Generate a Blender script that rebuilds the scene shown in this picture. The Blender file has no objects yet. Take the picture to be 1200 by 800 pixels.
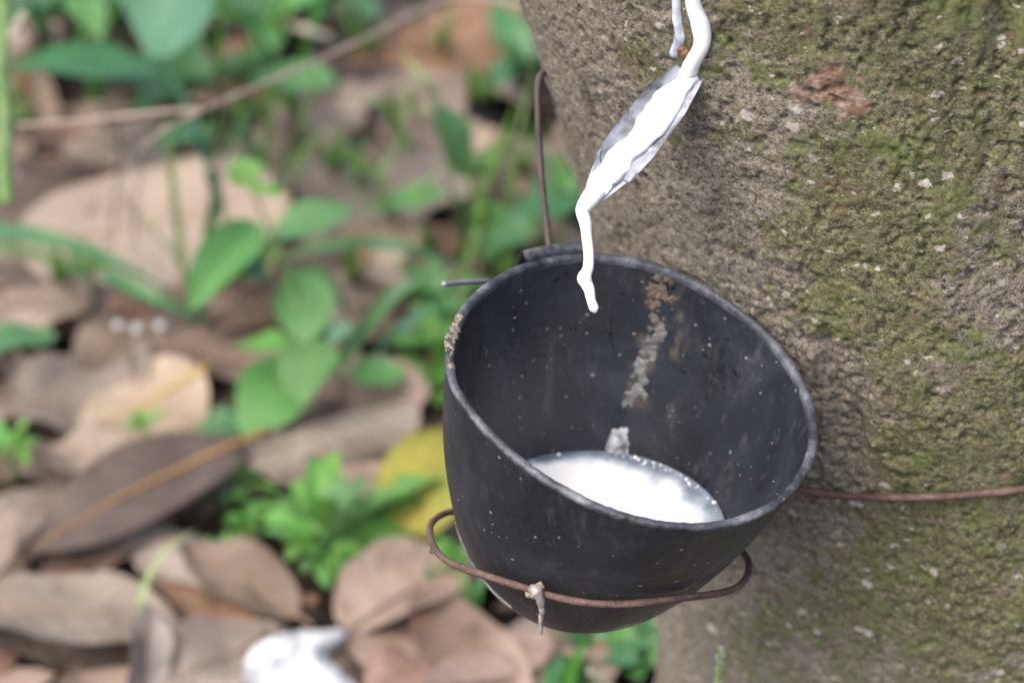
import bpy, bmesh, math, random
import numpy as np
from mathutils import Vector, Matrix, noise as mnoise

random.seed(7); rng = np.random.default_rng(7)
C = bpy.context.scene.collection
R = math.radians
# ------------------------------------------------------------------ camera frame
F = 2500.0; PITCH = 0.57; CAMH = 0.82
FW = Vector((0, math.cos(PITCH), -math.sin(PITCH)))
UP = Vector((0, math.sin(PITCH), math.cos(PITCH)))
RT = Vector((1, 0, 0)); CAM = Vector((0, 0, CAMH))
def ray(px, py): return FW + RT*((px-600)/F) - UP*((py-400)/F)
def D(px, py, d): return CAM + ray(px, py)*d                 # point at a real depth
def G(px, py, z=0.0):                                        # point on a level plane
    r = ray(px, py); t = (z-CAMH)/r.z
    return CAM + r*t
# ------------------------------------------------------------------ numpy noise
_perm = rng.integers(0, 2**31, 4096)
def _h(ix, iy, iz):
    a = _perm[(ix) & 4095]; b = _perm[(iy + a) & 4095]; c = _perm[(iz + b) & 4095]
    return (c & 65535)/65535.0
def vnoise(x, y, z):
    x = np.asarray(x, float); y = np.asarray(y, float)+0*x; z = np.asarray(z, float)+0*x
    ix = np.floor(x).astype(np.int64); iy = np.floor(y).astype(np.int64); iz = np.floor(z).astype(np.int64)
    fx = x-ix; fy = y-iy; fz = z-iz
    u = fx*fx*(3-2*fx); v = fy*fy*(3-2*fy); w = fz*fz*(3-2*fz)
    def L(a, b, t): return a+(b-a)*t
    r = L(L(L(_h(ix,iy,iz), _h(ix+1,iy,iz), u), L(_h(ix,iy+1,iz), _h(ix+1,iy+1,iz), u), v),
          L(L(_h(ix,iy,iz+1), _h(ix+1,iy,iz+1), u), L(_h(ix,iy+1,iz+1), _h(ix+1,iy+1,iz+1), u), v), w)
    return r*2-1
def fbm(x, y, z, o=4):
    s = 0; a = 1; t = 0
    for i in range(o):
        s = s+a*vnoise(x*2**i+17*i, y*2**i, z*2**i); t += a; a *= .5
    return s/t
# ------------------------------------------------------------------ scene helpers
def link(o, parent=None):
    C.objects.link(o)
    if parent is not None: o.parent = parent
    return o
def obj(name, me, mat=None, parent=None):
    me.name = name
    if mat and not me.materials: me.materials.append(mat)
    return link(bpy.data.objects.new(name, me), parent)
def tag(o, label, cat, group=None, kind=None):
    if label: o['label'] = label
    if cat: o['category'] = cat
    if group: o['group'] = group
    if kind: o['kind'] = kind
    return o
def thing(name, label, cat, loc=(0,0,0), group=None):
    o = bpy.data.objects.new(name, None); o.empty_display_size = .01
    link(o); o.location = loc
    return tag(o, label, cat, group)
def mesh(verts, faces, smooth=True):
    me = bpy.data.meshes.new('mesh')
    me.from_pydata([tuple(v) for v in verts], [], [tuple(f) for f in faces])
    if smooth: me.polygons.foreach_set('use_smooth', [True]*len(me.polygons))
    me.update(); return me
def grid_faces(nu, nv, closed_v=False, off=0):
    f = []
    for i in range(nu-1):
        for j in range(nv if closed_v else nv-1):
            k = (j+1) % nv
            f.append((off+i*nv+j, off+i*nv+k, off+(i+1)*nv+k, off+(i+1)*nv+j))
    return f
def rebase(me, org):                     # world-space verts -> local to org
    n = len(me.vertices); a = np.empty(n*3); me.vertices.foreach_get('co', a)
    a = a.reshape(-1,3)-np.array(org); me.vertices.foreach_set('co', a.ravel()); me.update(); return me
def spline(pts, n=8):
    P = [np.array(p, float) for p in pts]
    if len(P) == 2: return [P[0]+(P[1]-P[0])*t for t in np.linspace(0,1,n)]
    P = [2*P[0]-P[1]]+P+[2*P[-1]-P[-2]]; out = []
    for i in range(1, len(P)-2):
        for t in np.linspace(0,1,n,endpoint=False):
            a,b,c,d = P[i-1:i+3]
            out.append(.5*((2*b)+(-a+c)*t+(2*a-5*b+4*c-d)*t*t+(-a+3*b-3*c+d)*t**3))
    out.append(P[-2]); return out
def tube_data(pts, rad, seg=8, rough=0, cap=True):
    pts = [np.array(p, float) for p in pts]; n = len(pts)
    if not hasattr(rad, '__len__'): rad = [rad]*n
    V = []; Fc = []
    T = [pts[min(i+1,n-1)]-pts[max(i-1,0)] for i in range(n)]
    T = [t/(np.linalg.norm(t)+1e-12) for t in T]
    ref = np.array([0,0,1.]) if abs(T[0][2]) < .9 else np.array([1.,0,0])
    a = np.cross(T[0], ref); a /= np.linalg.norm(a)
    for i in range(n):
        a = a-T[i]*a.dot(T[i]); a /= np.linalg.norm(a)+1e-12; b = np.cross(T[i], a)
        for j in range(seg):
            th = 2*math.pi*j/seg; r = rad[i]*(1+rough*(rng.random()-.5))
            V.append(pts[i]+(a*math.cos(th)+b*math.sin(th))*r)
    Fc += grid_faces(n, seg, True)
    if cap:
        Fc.append(tuple(range(seg))[::-1]); Fc.append(tuple((n-1)*seg+j for j in range(seg)))
    return V, Fc
class MB:
    def __init__(s): s.V = []; s.F = []
    def add(s, VF):
        o = len(s.V); s.V += list(VF[0]); s.F += [tuple(o+i for i in f) for f in VF[1]]; return s
    def mesh(s, org=(0,0,0), smooth=True):
        o = np.array(org); return mesh([np.array(v)-o for v in s.V], s.F, smooth)
_ico = None
def lump(c, r, seed, squash=None, normal=None, rough=.35, sub=2):
    """an irregular pebble of matter as mesh data"""
    bm = bmesh.new(); bmesh.ops.create_icosphere(bm, subdivisions=sub, radius=1)
    V = []
    nz = np.array(normal if normal is not None else (0,0,1), float); nz /= np.linalg.norm(nz)
    sq = squash if squash else 1
    for v in bm.verts:
        k = 1+rough*mnoise.noise(v.co*1.3+Vector((seed*3.1, seed*7.7, 0)))+rough*.5*mnoise.noise(v.co*3+Vector((seed,0,5)))
        p = np.array(v.co)*k*r
        p = p-nz*p.dot(nz)*(1-sq)
        V.append(np.array(c)+p)
    Fc = [tuple(v.index for v in f.verts) for f in bm.faces]; bm.free()
    return V, Fc
# ------------------------------------------------------------------ materials
class NT:
    def __init__(s, name):
        s.m = bpy.data.materials.new(name); s.m.use_nodes = True; s.t = s.m.node_tree; s.t.nodes.clear()
        s.out = s.n('ShaderNodeOutputMaterial'); s.p = s.n('ShaderNodeBsdfPrincipled'); s.l(s.p.outputs[0], s.out.inputs[0])
    def n(s, k, **kw):
        nd = s.t.nodes.new(k)
        for a, b in kw.items(): setattr(nd, a, b)
        return nd
    def l(s, a, b): s.t.links.new(a, b)
    def val(s, sock, v):
        if hasattr(v, 'is_linked'): s.l(v, sock)
        else: sock.default_value = v
    def coord(s, k='Object'): return s.n('ShaderNodeTexCoord').outputs[k]
    def noise(s, vec, scale, detail=4, rough=.55, dist=0):
        x = s.n('ShaderNodeTexNoise'); s.l(vec, x.inputs['Vector']); x.inputs['Scale'].default_value = scale
        x.inputs['Detail'].default_value = detail; x.inputs['Roughness'].default_value = rough; x.inputs['Distortion'].default_value = dist
        return x.outputs[0]
    def voro(s, vec, scale, feature='F1', rnd=1):
        x = s.n('ShaderNodeTexVoronoi', feature=feature); s.l(vec, x.inputs['Vector']); x.inputs['Scale'].default_value = scale
        x.inputs['Randomness'].default_value = rnd; return x
    def ramp(s, fac, stops, interp='LINEAR'):
        x = s.n('ShaderNodeValToRGB'); x.color_ramp.interpolation = interp; e = x.color_ramp.elements
        while len(e) < len(stops): e.new(.5)
        for el, (p, c) in zip(e, stops): el.position = p; el.color = (*c, 1) if len(c) == 3 else c
        s.l(fac, x.inputs[0]); return x.outputs[0]
    def mask(s, fac, a, b):
        x = s.n('ShaderNodeMapRange', interpolation_type='SMOOTHSTEP'); s.l(fac, x.inputs[0])
        x.inputs[1].default_value = a; x.inputs[2].default_value = b; return x.outputs[0]
    def mix(s, f, a, b, mode='MIX'):
        x = s.n('ShaderNodeMix', data_type='RGBA', blend_type=mode)
        s.val(x.inputs[0], f); 
        for so, v in ((x.inputs[6], a), (x.inputs[7], b)):
            if hasattr(v, 'is_linked'): s.l(v, so)
            else: so.default_value = (*v, 1)
        return x.outputs[2]
    def math(s, op, a, b=0.0, c=None):
        x = s.n('ShaderNodeMath', operation=op); s.val(x.inputs[0], a); s.val(x.inputs[1], b)
        if c is not None: s.val(x.inputs[2], c)
        return x.outputs[0]
    def bump(s, h, strength, dist, prev=None):
        x = s.n('ShaderNodeBump'); s.l(h, x.inputs['Height']); x.inputs['Strength'].default_value = strength; x.inputs['Distance'].default_value = dist
        if prev: s.l(prev, x.inputs['Normal'])
        return x.outputs[0]
    def attr(s, name): 
        x = s.n('ShaderNodeAttribute', attribute_name=name); return x.outputs['Fac']
    def set(s, base=None, rough=None, normal=None, spec=None, **kw):
        if base is not None:
            if hasattr(base, 'is_linked'): s.l(base, s.p.inputs['Base Color'])
            else: s.p.inputs['Base Color'].default_value = (*base, 1)
        if rough is not None: s.val(s.p.inputs['Roughness'], rough)
        if spec is not None: s.val(s.p.inputs['Specular IOR Level'], spec)
        if normal is not None: s.l(normal, s.p.inputs['Normal'])
        for k, v in kw.items(): s.val(s.p.inputs[k.replace('_', ' ')], v)
        return s.m
def leaf_material(name, lo, hi, spot, vein, trans=.12, rough=.62, spec=.35, nveins=9, hue=.02, val=.25, sat=.25, bumpk=1., veink=.5, midk=.8, spotk=1.):
    t = NT(name); co = t.coord(); uv = t.n('ShaderNodeUVMap').outputs[0]
    info = t.n('ShaderNodeObjectInfo').outputs['Random']
    off = t.n('ShaderNodeVectorMath', operation='ADD'); t.l(co, off.inputs[0])
    cmb = t.n('ShaderNodeCombineXYZ'); t.l(t.math('MULTIPLY', info, 7.), cmb.inputs[0]); t.l(t.math('MULTIPLY', info, 3.), cmb.inputs[1])
    t.l(cmb.outputs[0], off.inputs[1]); v3 = off.outputs[0]
    sep = t.n('ShaderNodeSeparateXYZ'); t.l(uv, sep.inputs[0]); u, v = sep.outputs[0], sep.outputs[1]
    av = t.math('MULTIPLY', t.math('ABSOLUTE', t.math('SUBTRACT', v, .5)), 2.)
    mid = t.math('SUBTRACT', 1., t.mask(av, .02, .07))
    wob = t.math('MULTIPLY', t.noise(v3, 40, 2), .05)
    ph = t.math('ADD', t.math('SUBTRACT', u, t.math('MULTIPLY', av, .22)), wob)
    fr = t.math('FRACT', t.math('MULTIPLY', ph, float(nveins)))
    side = t.math('SUBTRACT', 1., t.mask(t.math('ABSOLUTE', t.math('SUBTRACT', fr, .5)), .02, .10))
    veinm = t.math('MAXIMUM', t.math('MULTIPLY', mid, midk), t.math('MULTIPLY', side, veink))
    big = t.noise(v3, 22, 5, .6, .4); fine = t.noise(v3, 180, 4, .65)
    col = t.mix(t.mask(big, .33, .67), lo, hi)
    col = t.mix(t.math('MULTIPLY', t.mask(fine, .5, .75), .35*spotk), col, spot)
    sp = t.noise(v3, 55, 3, .6, .6); col = t.mix(t.math('MULTIPLY', t.mask(sp, .56, .66), .55*spotk), col, spot)
    col = t.mix(t.math('MULTIPLY', veinm, .7), col, vein)
    hs = t.n('ShaderNodeHueSaturation'); t.l(col, hs.inputs['Color'])
    r2 = t.math('FRACT', t.math('MULTIPLY', info, 13.37)); r3 = t.math('FRACT', t.math('MULTIPLY', info, 71.7))
    t.l(t.math('ADD', .5-hue/2, t.math('MULTIPLY', info, hue)), hs.inputs['Hue'])
    t.l(t.math('ADD', 1-sat/2, t.math('MULTIPLY', r2, sat)), hs.inputs['Saturation'])
    t.l(t.math('ADD', 1-val/2, t.math('MULTIPLY', r3, val)), hs.inputs['Value'])
    col = hs.outputs[0]
    nb = t.bump(veinm, .55*bumpk, .0012); nb = t.bump(big, .5*bumpk, .004, nb); nb = t.bump(fine, .45*bumpk, .0012, nb)
    t.set(col, rough, nb, spec)
    tr = t.n('ShaderNodeBsdfTranslucent'); t.l(col, tr.inputs[0]); t.l(nb, tr.inputs['Normal'])
    mx = t.n('ShaderNodeMixShader'); mx.inputs[0].default_value = trans
    t.l(t.p.outputs[0], mx.inputs[1]); t.l(tr.outputs[0], mx.inputs[2]); t.l(mx.outputs[0], t.out.inputs[0])
    return t.m
DRY = {
 'taupe':  leaf_material('dry_leaf_taupe', (.18,.145,.118), (.25,.21,.175), (.10,.075,.058), (.12,.08,.055), veink=.7, midk=.4),
 'pink':   leaf_material('dry_leaf_pinkish', (.20,.148,.118), (.285,.222,.18), (.13,.095,.075), (.13,.085,.06), veink=.5),
 'brown':  leaf_material('dry_leaf_brown', (.115,.08,.06), (.18,.132,.103), (.06,.042,.032), (.20,.13,.075)),
 'dark':   leaf_material('dry_leaf_dark', (.052,.038,.032), (.088,.066,.057), (.13,.10,.085), (.25,.12,.03), spotk=.35, val=.1, veink=.2),
 'rust':   leaf_material('dry_leaf_rust', (.165,.09,.058), (.225,.14,.098), (.09,.055,.036), (.25,.14,.075)),
 'cream':  leaf_material('dry_leaf_cream', (.27,.205,.155), (.34,.275,.215), (.20,.145,.105), (.31,.22,.13), spotk=.5),
 'grey':   leaf_material('dry_leaf_grey', (.16,.135,.118), (.225,.195,.175), (.085,.068,.057), (.20,.155,.12)),
 'yellow': leaf_material('dying_leaf_yellow', (.24,.25,.045), (.36,.31,.06), (.11,.10,.04), (.36,.33,.12), trans=.2, spotk=1.),
}
GREEN = {
 'fresh': leaf_material('green_leaf_fresh', (.085,.205,.062), (.112,.255,.085), (.05,.16,.035), (.15,.31,.10), trans=.28, rough=.45, val=.3, sat=.15, spotk=.5, bumpk=.5, veink=.35),
 'lime':  leaf_material('green_leaf_lime', (.10,.26,.05), (.14,.32,.075), (.07,.2,.03), (.17,.37,.08), trans=.32, rough=.45, val=.3, sat=.1, spotk=.4, bumpk=.6),
 'deep':  leaf_material('green_leaf_deep', (.04,.125,.042), (.06,.17,.06), (.03,.095,.033), (.085,.195,.085), trans=.22, rough=.4, val=.35, sat=.2, spotk=.4, bumpk=.5),
 'blue':  leaf_material('green_leaf_bluish', (.06,.15,.09), (.085,.195,.125), (.05,.12,.08), (.11,.22,.14), trans=.2, rough=.42, val=.2, sat=.2, spotk=.3, bumpk=.5),
 'grass': leaf_material('grass_blade_green', (.085,.215,.035), (.13,.285,.06), (.06,.15,.03), (.14,.28,.08), trans=.28, rough=.45, nveins=1, veink=0, val=.5, sat=.3, hue=.04, spotk=.3, bumpk=.3),
 'pale':  leaf_material('grass_blade_pale', (.20,.31,.10), (.25,.36,.14), (.16,.24,.08), (.27,.36,.16), trans=.28, rough=.45, nveins=1, veink=0, val=.3, sat=.2, spotk=.2, bumpk=.3),
}
def plain(name, c1, c2, scale, rough=.6, spec=.4, bs=.4, bd=.001, detail=5, metallic=0, c3=None):
    t = NT(name); co = t.coord(); n1 = t.noise(co, scale, detail, .6)
    st = [(.3, c1), (.7, c2)] if c3 is None else [(.25, c1), (.5, c2), (.75, c3)]
    col = t.ramp(n1, st); n2 = t.noise(co, scale*3.3, 4, .65)
    return t.set(col, rough, t.bump(n2, bs, bd), spec, Metallic=metallic)
M_stem = plain('green_stem', (.08,.17,.04), (.14,.24,.07), 60, .5)
M_rib = plain('dry_midrib', (.15,.10,.06), (.24,.165,.10), 80, .6)
M_orib = plain('orange_midrib', (.19,.10,.035), (.28,.165,.065), 60, .5)
M_yrib = plain('yellow_midrib', (.34,.24,.04), (.42,.31,.07), 60, .5)
M_drib = plain('dark_midrib', (.06,.04,.028), (.11,.07,.045), 60, .6)
M_grib = plain('green_midrib', (.12,.25,.07), (.17,.31,.11), 60, .5)
M_twig = plain('dead_twig_bark', (.22,.17,.14), (.33,.27,.235), 160, .75, .3, .5, .0008)
M_dtwig = plain('dark_twig_bark', (.07,.05,.045), (.13,.10,.085), 160, .75, .3, .5, .0008)
M_pale = plain('pale_straw', (.36,.31,.24), (.46,.42,.34), 90, .7)
M_hair = plain('pale_hairs', (.45,.48,.42), (.6,.62,.55), 90, .7)
M_latex = NT('white_latex'); 
_n = M_latex.noise(M_latex.coord(), 160, 3, .5)
M_latex = M_latex.set(M_latex.mix(_n, (.78,.79,.80), (.88,.88,.88)), .28, M_latex.bump(_n, .25, .0015), .5)
M_seed = plain('white_seed', (.36,.36,.355), (.5,.5,.49), 200, .5)

# ------------------------------------------------------------------ leaves
def leaf_surface(L, W, arch=.5, curl=.5, twist=.2, wrinkle=.004, edge=.003, seed=0, a=.85, b=.75, fold=0., tipc=0., serr=0., sway=0., blunt=0., ef=9.):
    """returns f(u, v) -> (N,3): a leaf blade with its base at the origin running along +X"""
    us = np.linspace(0, 1, 200)
    ang = arch*(.5-us)+tipc*np.clip(us-.6, 0, 1)**1.5*3
    yaw = sway*(us-.3)
    cx = np.concatenate([[0], np.cumsum(np.cos(ang)*np.cos(yaw))])[:200]/200*L
    cy = np.concatenate([[0], np.cumsum(np.cos(ang)*np.sin(yaw))])[:200]/200*L
    cz = np.concatenate([[0], np.cumsum(np.sin(ang))])[:200]/200*L
    def f(u, v):
        u = np.asarray(u, float); v = np.asarray(v, float); uc = np.clip(u, 0, 1)
        w = W/2*np.clip(np.sin(np.pi*uc**a), 0, 1)**b
        if blunt: w = np.maximum(w, W/2*blunt*(uc < .5))
        if serr: w = w*(1-serr*np.abs(((uc*9) % 1)-.2))
        w = w+1e-5
        w = w*(1+.06*vnoise(uc*6+seed, np.sign(v)*3.3, seed*1.7))
        s = v*w; k = curl/(W/2)
        if abs(k) > 1e-6: y = np.sin(k*s)/k; z = (1-np.cos(k*s))/k
        else: y = s; z = 0*s
        z = z+fold*np.abs(s)
        z = z+wrinkle*fbm(uc*L*38+seed*5.1, v*W*19+seed, seed*.37, 3)+edge*np.sin(uc*ef+seed*2+np.sign(v)*1.1)*v*v
        tw = twist*(uc-.4); y, z = y*np.cos(tw)-z*np.sin(tw), y*np.sin(tw)+z*np.cos(tw)
        A = np.interp(uc, us, ang); Y = np.interp(uc, us, yaw)
        X = np.interp(uc, us, cx)+(u-uc)*L*np.cos(A); YY = np.interp(uc, us, cy); Z = np.interp(uc, us, cz)+(u-uc)*L*np.sin(A)
        return np.stack([X-z*np.sin(A)-y*np.sin(Y), YY+y*np.cos(Y), Z+z*np.cos(A)], -1)
    f.L = L; f.W = W
    return f
def blade_mesh(f, nu=30, nv=11, holes=0, seed=0):
    u = np.linspace(0, 1, nu); v = np.linspace(-1, 1, nv); U, V = np.meshgrid(u, v, indexing='ij')
    P = f(U.ravel(), V.ravel()); me = mesh(P, grid_faces(nu, nv))
    uvl = me.uv_layers.new(name='UVMap'); li = np.empty(len(me.loops), int); me.loops.foreach_get('vertex_index', li)
    uv = np.stack([U.ravel()[li], V.ravel()[li]*.5+.5], -1); uvl.data.foreach_set('uv', uv.ravel())
    return me
def rib_mesh(f, r=.0009, pet=.12, end=.93, n=22, lift=.0003):
    u = np.linspace(-pet, end, n); P = f(u, 0*u); P[:,2] += lift
    rad = np.interp(u, [-pet, 0, end], [r*1.25, r*1.1, r*.3])
    V, Fc = tube_data(P, list(rad), 6); return mesh(V, Fc)
def orient(o, base, tip, roll=0., pitch_ok=True):
    x = (Vector(tip)-Vector(base)); L = x.length; x.normalize()
    z = Vector((0,0,1)); y = z.cross(x)
    if y.length < 1e-3: y = Vector((0,1,0))
    y.normalize(); z = x.cross(y)
    m = Matrix((x, y, z)).transposed() @ Matrix.Rotation(roll, 3, 'X')
    o.matrix_basis = Matrix.Translation(Vector(base)) @ m.to_4x4()
    return L
def chord(f):
    P = f(np.array([0., 1.]), np.array([0., 0.])); return P[1]-P[0]
def make_leaf(name, label, cat, mat, rib, base, tip, W, roll=0, group=None, ribr=.0009, pet=.12, parent=None, nu=30, nv=11, rl=True, **kw):
    base = Vector(base); tip = Vector(tip); Lc = (tip-base).length
    f = leaf_surface(Lc, W, **kw); c = chord(f); s = Lc/np.linalg.norm(c)
    f = leaf_surface(Lc*s, W, **kw); c = Vector(chord(f))
    if parent is None: root = thing(name, label, cat, group=group)
    else: root = bpy.data.objects.new(name, None); root.empty_display_size = .01; link(root, parent)
    orient(root, base, tip, roll)
    # turn so that the chord, not the first segment, runs from base to tip
    q = c.normalized().rotation_difference(Vector((1,0,0)))
    root.matrix_basis = root.matrix_basis @ q.to_matrix().to_4x4()
    obj('blade', blade_mesh(f, nu, nv), mat, root)
    if rl: obj('midrib', rib_mesh(f, ribr, pet), rib, root)
    return root
def plant_leaf(parent, org, mat, base, tip, W, roll=0, nu=16, nv=7, label=None, **kw):
    """one leaf of a plant: a single mesh part under the plant"""
    base = Vector(base)-Vector(org); tip = Vector(tip)-Vector(org); Lc = (tip-base).length
    f = leaf_surface(Lc, W, **kw); s = Lc/np.linalg.norm(chord(f)); f = leaf_surface(Lc*s, W, **kw); c = Vector(chord(f))
    o = obj('leaf', blade_mesh(f, nu, nv), mat, parent)
    orient(o, base, tip, roll)
    o.matrix_basis = o.matrix_basis @ c.normalized().rotation_difference(Vector((1,0,0))).to_matrix().to_4x4()
    if label: o['label'] = label
    return o
def stem_part(parent, org, pts, r0, r1, mat, name='stem', seg=7):
    P = spline(pts, 6); rad = list(np.linspace(r0, r1, len(P)))
    V, Fc = tube_data(P, rad, seg); return obj(name, rebase(mesh(V, Fc), org), mat, parent)
def copy_tree(o, parent=None):
    c = o.copy(); C.objects.link(c)
    if parent is not None: c.parent = parent
    for ch in list(o.children): copy_tree(ch, c)
    return c

# ------------------------------------------------------------------ SETTING: ground
def build_ground():
    xs = np.concatenate([[-40,-20,-10,-5,-2.5], np.linspace(-1.4,1.2,150), [2.5,5,10,20,40]])
    ys = np.concatenate([[-40,-20,-10,-4,-1.5,-.3], np.linspace(.3,3.2,170), [4,6,10,20,40]])
    X, Y = np.meshgrid(xs, ys, indexing='ij')
    Z = .012*fbm(X*3, Y*3, 0*X+.3, 3)+.006*fbm(X*18, Y*18, 0*X, 3)-.016
    V = np.stack([X, Y, Z], -1).reshape(-1,3); me = mesh(V, grid_faces(len(xs), len(ys)))
    t = NT('soil'); co = t.coord(); n = t.noise(co, 14, 8, .65, .3); n2 = t.noise(co, 90, 6, .7)
    col = t.ramp(n, [(.25,(.012,.009,.007)), (.5,(.04,.028,.02)), (.62,(.075,.05,.035)), (.75,(.03,.035,.014))])
    col = t.mix(t.mask(n2, .55, .7), col, (.11,.08,.06))
    t.set(col, .85, t.bump(n2, .8, .008), .2)
    o = obj('ground', me, t.m); o['kind'] = 'structure'
build_ground()

# ------------------------------------------------------------------ TREE
ZT = [-.1, 0, .1, .207, .338, .397, .43, .49, .56, .7, 1.0, 2.6]
EDGE = [.048, .062, .070, .0685, .048, .034, .0235, .006, -.016, -.06, -.15, -.54]
RAD = [.225, .195, .165, .152, .150, .150, .150, .150, .149, .147, .143, .12]
AY = [.75, .75, .75, .75, .75, .748, .748, .748, .748, .752, .77, .86]
def trunk_axis(z):
    r = np.interp(z, ZT, RAD); return np.interp(z, ZT, EDGE)+r, np.interp(z, ZT, AY), r
def bark_disp(x, y, z, th):
    vx, vy, vz = x, y, z*.8
    d = .0045*fbm(vx*14, vy*14, vz*10, 3)                       # broad swellings
    d += .0014*fbm(vx*60, vy*60, vz*60+3, 4)
    g = fbm(vx*380, vy*380, vz*420+9, 3)
    d += .0012*np.minimum(g, .12)-.0028*np.clip(-g-.15, 0, 1)   # pitted grain
    m = np.clip(fbm(vx*34+7, vy*34, vz*26, 3)*1.3+.02, 0, 1)
    d += .0036*m*np.abs(fbm(vx*190, vy*190, vz*230+1, 4))*2     # flaky crusts
    hz = np.clip(fbm(vx*26+3, vy*26, vz*150+5, 3)-.38, 0, 1)    # level cracks
    d -= .003*hz
    h = np.clip(fbm(vx*70+31, vy*70, vz*16, 3)-.32, 0, 1)       # short upright cracks
    d -= .010*h
    return d
def trunk_pt(th, z):
    ax, ay, r = trunk_axis(z); x = ax+r*np.cos(th); y = ay+r*np.sin(th)
    return x, y
def trunk_hit(px, py, off=0.):
    """where the ray through a pixel meets the smooth trunk"""
    r = ray(px, py)
    for t in np.arange(.4, 1.2, .0005):
        p = CAM+r*t; ax, ay, rr = trunk_axis(p.z)
        if math.hypot(p.x-ax, p.y-ay) < rr+off: return p
    return None
def build_tree():
    root = thing('rubber_tree', 'leaning tapped tree trunk with grey brown bark, green moss and pale lichen flecks', 'tree', (float(trunk_axis(0.)[0]), .75, 0))
    th = np.concatenate([np.linspace(R(150), R(325), 700), np.linspace(R(325), R(510), 60)[1:-1]])
    zz = np.concatenate([np.linspace(-.08, .17, 90), np.linspace(.17, .62, 680)[1:], np.linspace(.62, 2.6, 200)[1:]])
    Z, T = np.meshgrid(zz, th, indexing='ij')
    x, y = trunk_pt(T, Z)
    d = bark_disp(x, y, Z, T)
    # root flare lobes
    d += np.clip(.14-Z, 0, .3)*.25*np.cos(T*4+.6)
    x, y = x+np.cos(T)*d, y+np.sin(T)*d
    org = np.array(root.location)
    P = np.stack([x, y, Z], -1).reshape(-1,3)
    nth = len(th)
    n = len(P); nz = len(zz)
    ii, jj = np.meshgrid(np.arange(nz-1), np.arange(nth), indexing='ij'); kk = (jj+1) % nth
    Fq = np.stack([ii*nth+jj, ii*nth+kk, (ii+1)*nth+kk, (ii+1)*nth+jj], -1).reshape(-1,4)
    me = bpy.data.meshes.new('trunk'); me.vertices.add(n); me.vertices.foreach_set('co', (P-org).ravel())
    nf = len(Fq); me.loops.add(nf*4); me.loops.foreach_set('vertex_index', Fq.ravel().astype(np.int32))
    me.polygons.add(nf); me.polygons.foreach_set('loop_start', np.arange(0, nf*4, 4, dtype=np.int32)); me.polygons.foreach_set('use_smooth', np.ones(nf, bool))
    me.update(); me.validate()
    # moss cover, lichen and a scar: real growth on the bark, by place on the trunk
    Tn = np.degrees(T).ravel(); Zr = Z.ravel(); xr, yr = P[:,0], P[:,1]
    cover = np.clip((Tn-208)/44, 0, 1)*np.where(Tn > 330, 0, 1)
    mo = fbm(xr*17, yr*17, Zr*15+11, 5)*1.7+fbm(xr*70, yr*70, Zr*60+4, 3)*.6+cover*1.18-.38
    mo = np.clip(mo*1.1, 0, 1)
    a = me.attributes.new('moss', 'FLOAT', 'POINT'); a.data.foreach_set('value', mo.astype(np.float32))
    sp = trunk_hit(968, 108); sth = math.degrees(math.atan2(sp.y-trunk_axis(sp.z)[1], sp.x-trunk_axis(sp.z)[0])) % 360
    rr = np.hypot((Tn-sth)/4.2, (Zr-sp.z)/.0105)+1.1*fbm(xr*70, yr*70, Zr*70, 4)+.5*fbm(xr*330, yr*330, Zr*330, 3)
    sc = np.clip(1.25-rr*1.05, 0, 1)
    a = me.attributes.new('scar', 'FLOAT', 'POINT'); a.data.foreach_set('value', sc.astype(np.float32))
    t = NT('bark'); co = t.coord()
    mp = t.n('ShaderNodeMapping'); t.l(co, mp.inputs[0]); mp.inputs['Scale'].default_value = (1,1,1.35); v = mp.outputs[0]
    n1 = t.noise(v, 26, 6, .62, .5); n2 = t.noise(v, 520, 6, .78, .2); n3 = t.noise(v, 1500, 3, .6); n4 = t.noise(v, 260, 6, .75, .3)
    col = t.ramp(n1, [(.3,(.135,.119,.088)), (.5,(.188,.167,.126)), (.7,(.25,.224,.172))])
    col = t.mix(t.math('MULTIPLY', t.mask(n4, .51, .62), .65), col, (.36,.33,.28))
    col = t.mix(t.math('MULTIPLY', t.mask(n4, .45, .35), .6), col, (.085,.072,.056))
    col = t.mix(t.math('MULTIPLY', t.mask(n2, .48, .39), .95), col, (.026,.021,.016))
    n5 = t.noise(v, 800, 4, .7); col = t.mix(t.math('MULTIPLY', t.mask(n5, .44, .36), .9), col, (.035,.03,.024))
    col = t.mix(t.math('MULTIPLY', t.mask(n3, .53, .62), .55), col, (.48,.45,.41))
    ms = t.attr('moss'); mn = t.noise(v, 55, 6, .7, .4); mf = t.noise(v, 480, 5, .75)
    mcol = t.ramp(mn, [(.30,(.052,.048,.024)), (.42,(.105,.104,.043)), (.52,(.135,.15,.052)), (.60,(.165,.148,.09)), (.70,(.115,.088,.055))])
    mcol = t.mix(t.math('MULTIPLY', t.mask(mf, .52, .62), .85), mcol, (.26,.245,.155))
    mcol = t.mix(t.math('MULTIPLY', t.mask(mf, .48, .39), .9), mcol, (.026,.022,.013))
    mcol = t.mix(t.math('MULTIPLY', t.mask(n5, .45, .37), .85), mcol, (.03,.026,.016)); mcol = t.mix(t.math('MULTIPLY', t.mask(n3, .55, .63), .5), mcol, (.36,.34,.26))
    n6 = t.noise(v, 60, 5, .7, .5); mcol = t.mix(t.math('MULTIPLY', t.mask(n6, .57, .65), .75), mcol, (.15,.10,.065))
    n7 = t.noise(v, 34, 5, .7, .5); mcol = t.mix(t.math('MULTIPLY', t.mask(n7, .52, .64), .7), mcol, (.115,.16,.035))
    brk = t.noise(v, 110, 7, .78)
    mm = t.mask(t.math('ADD', ms, t.math('MULTIPLY', t.math('SUBTRACT', brk, .5), 3.4)), .25, .75)
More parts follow.
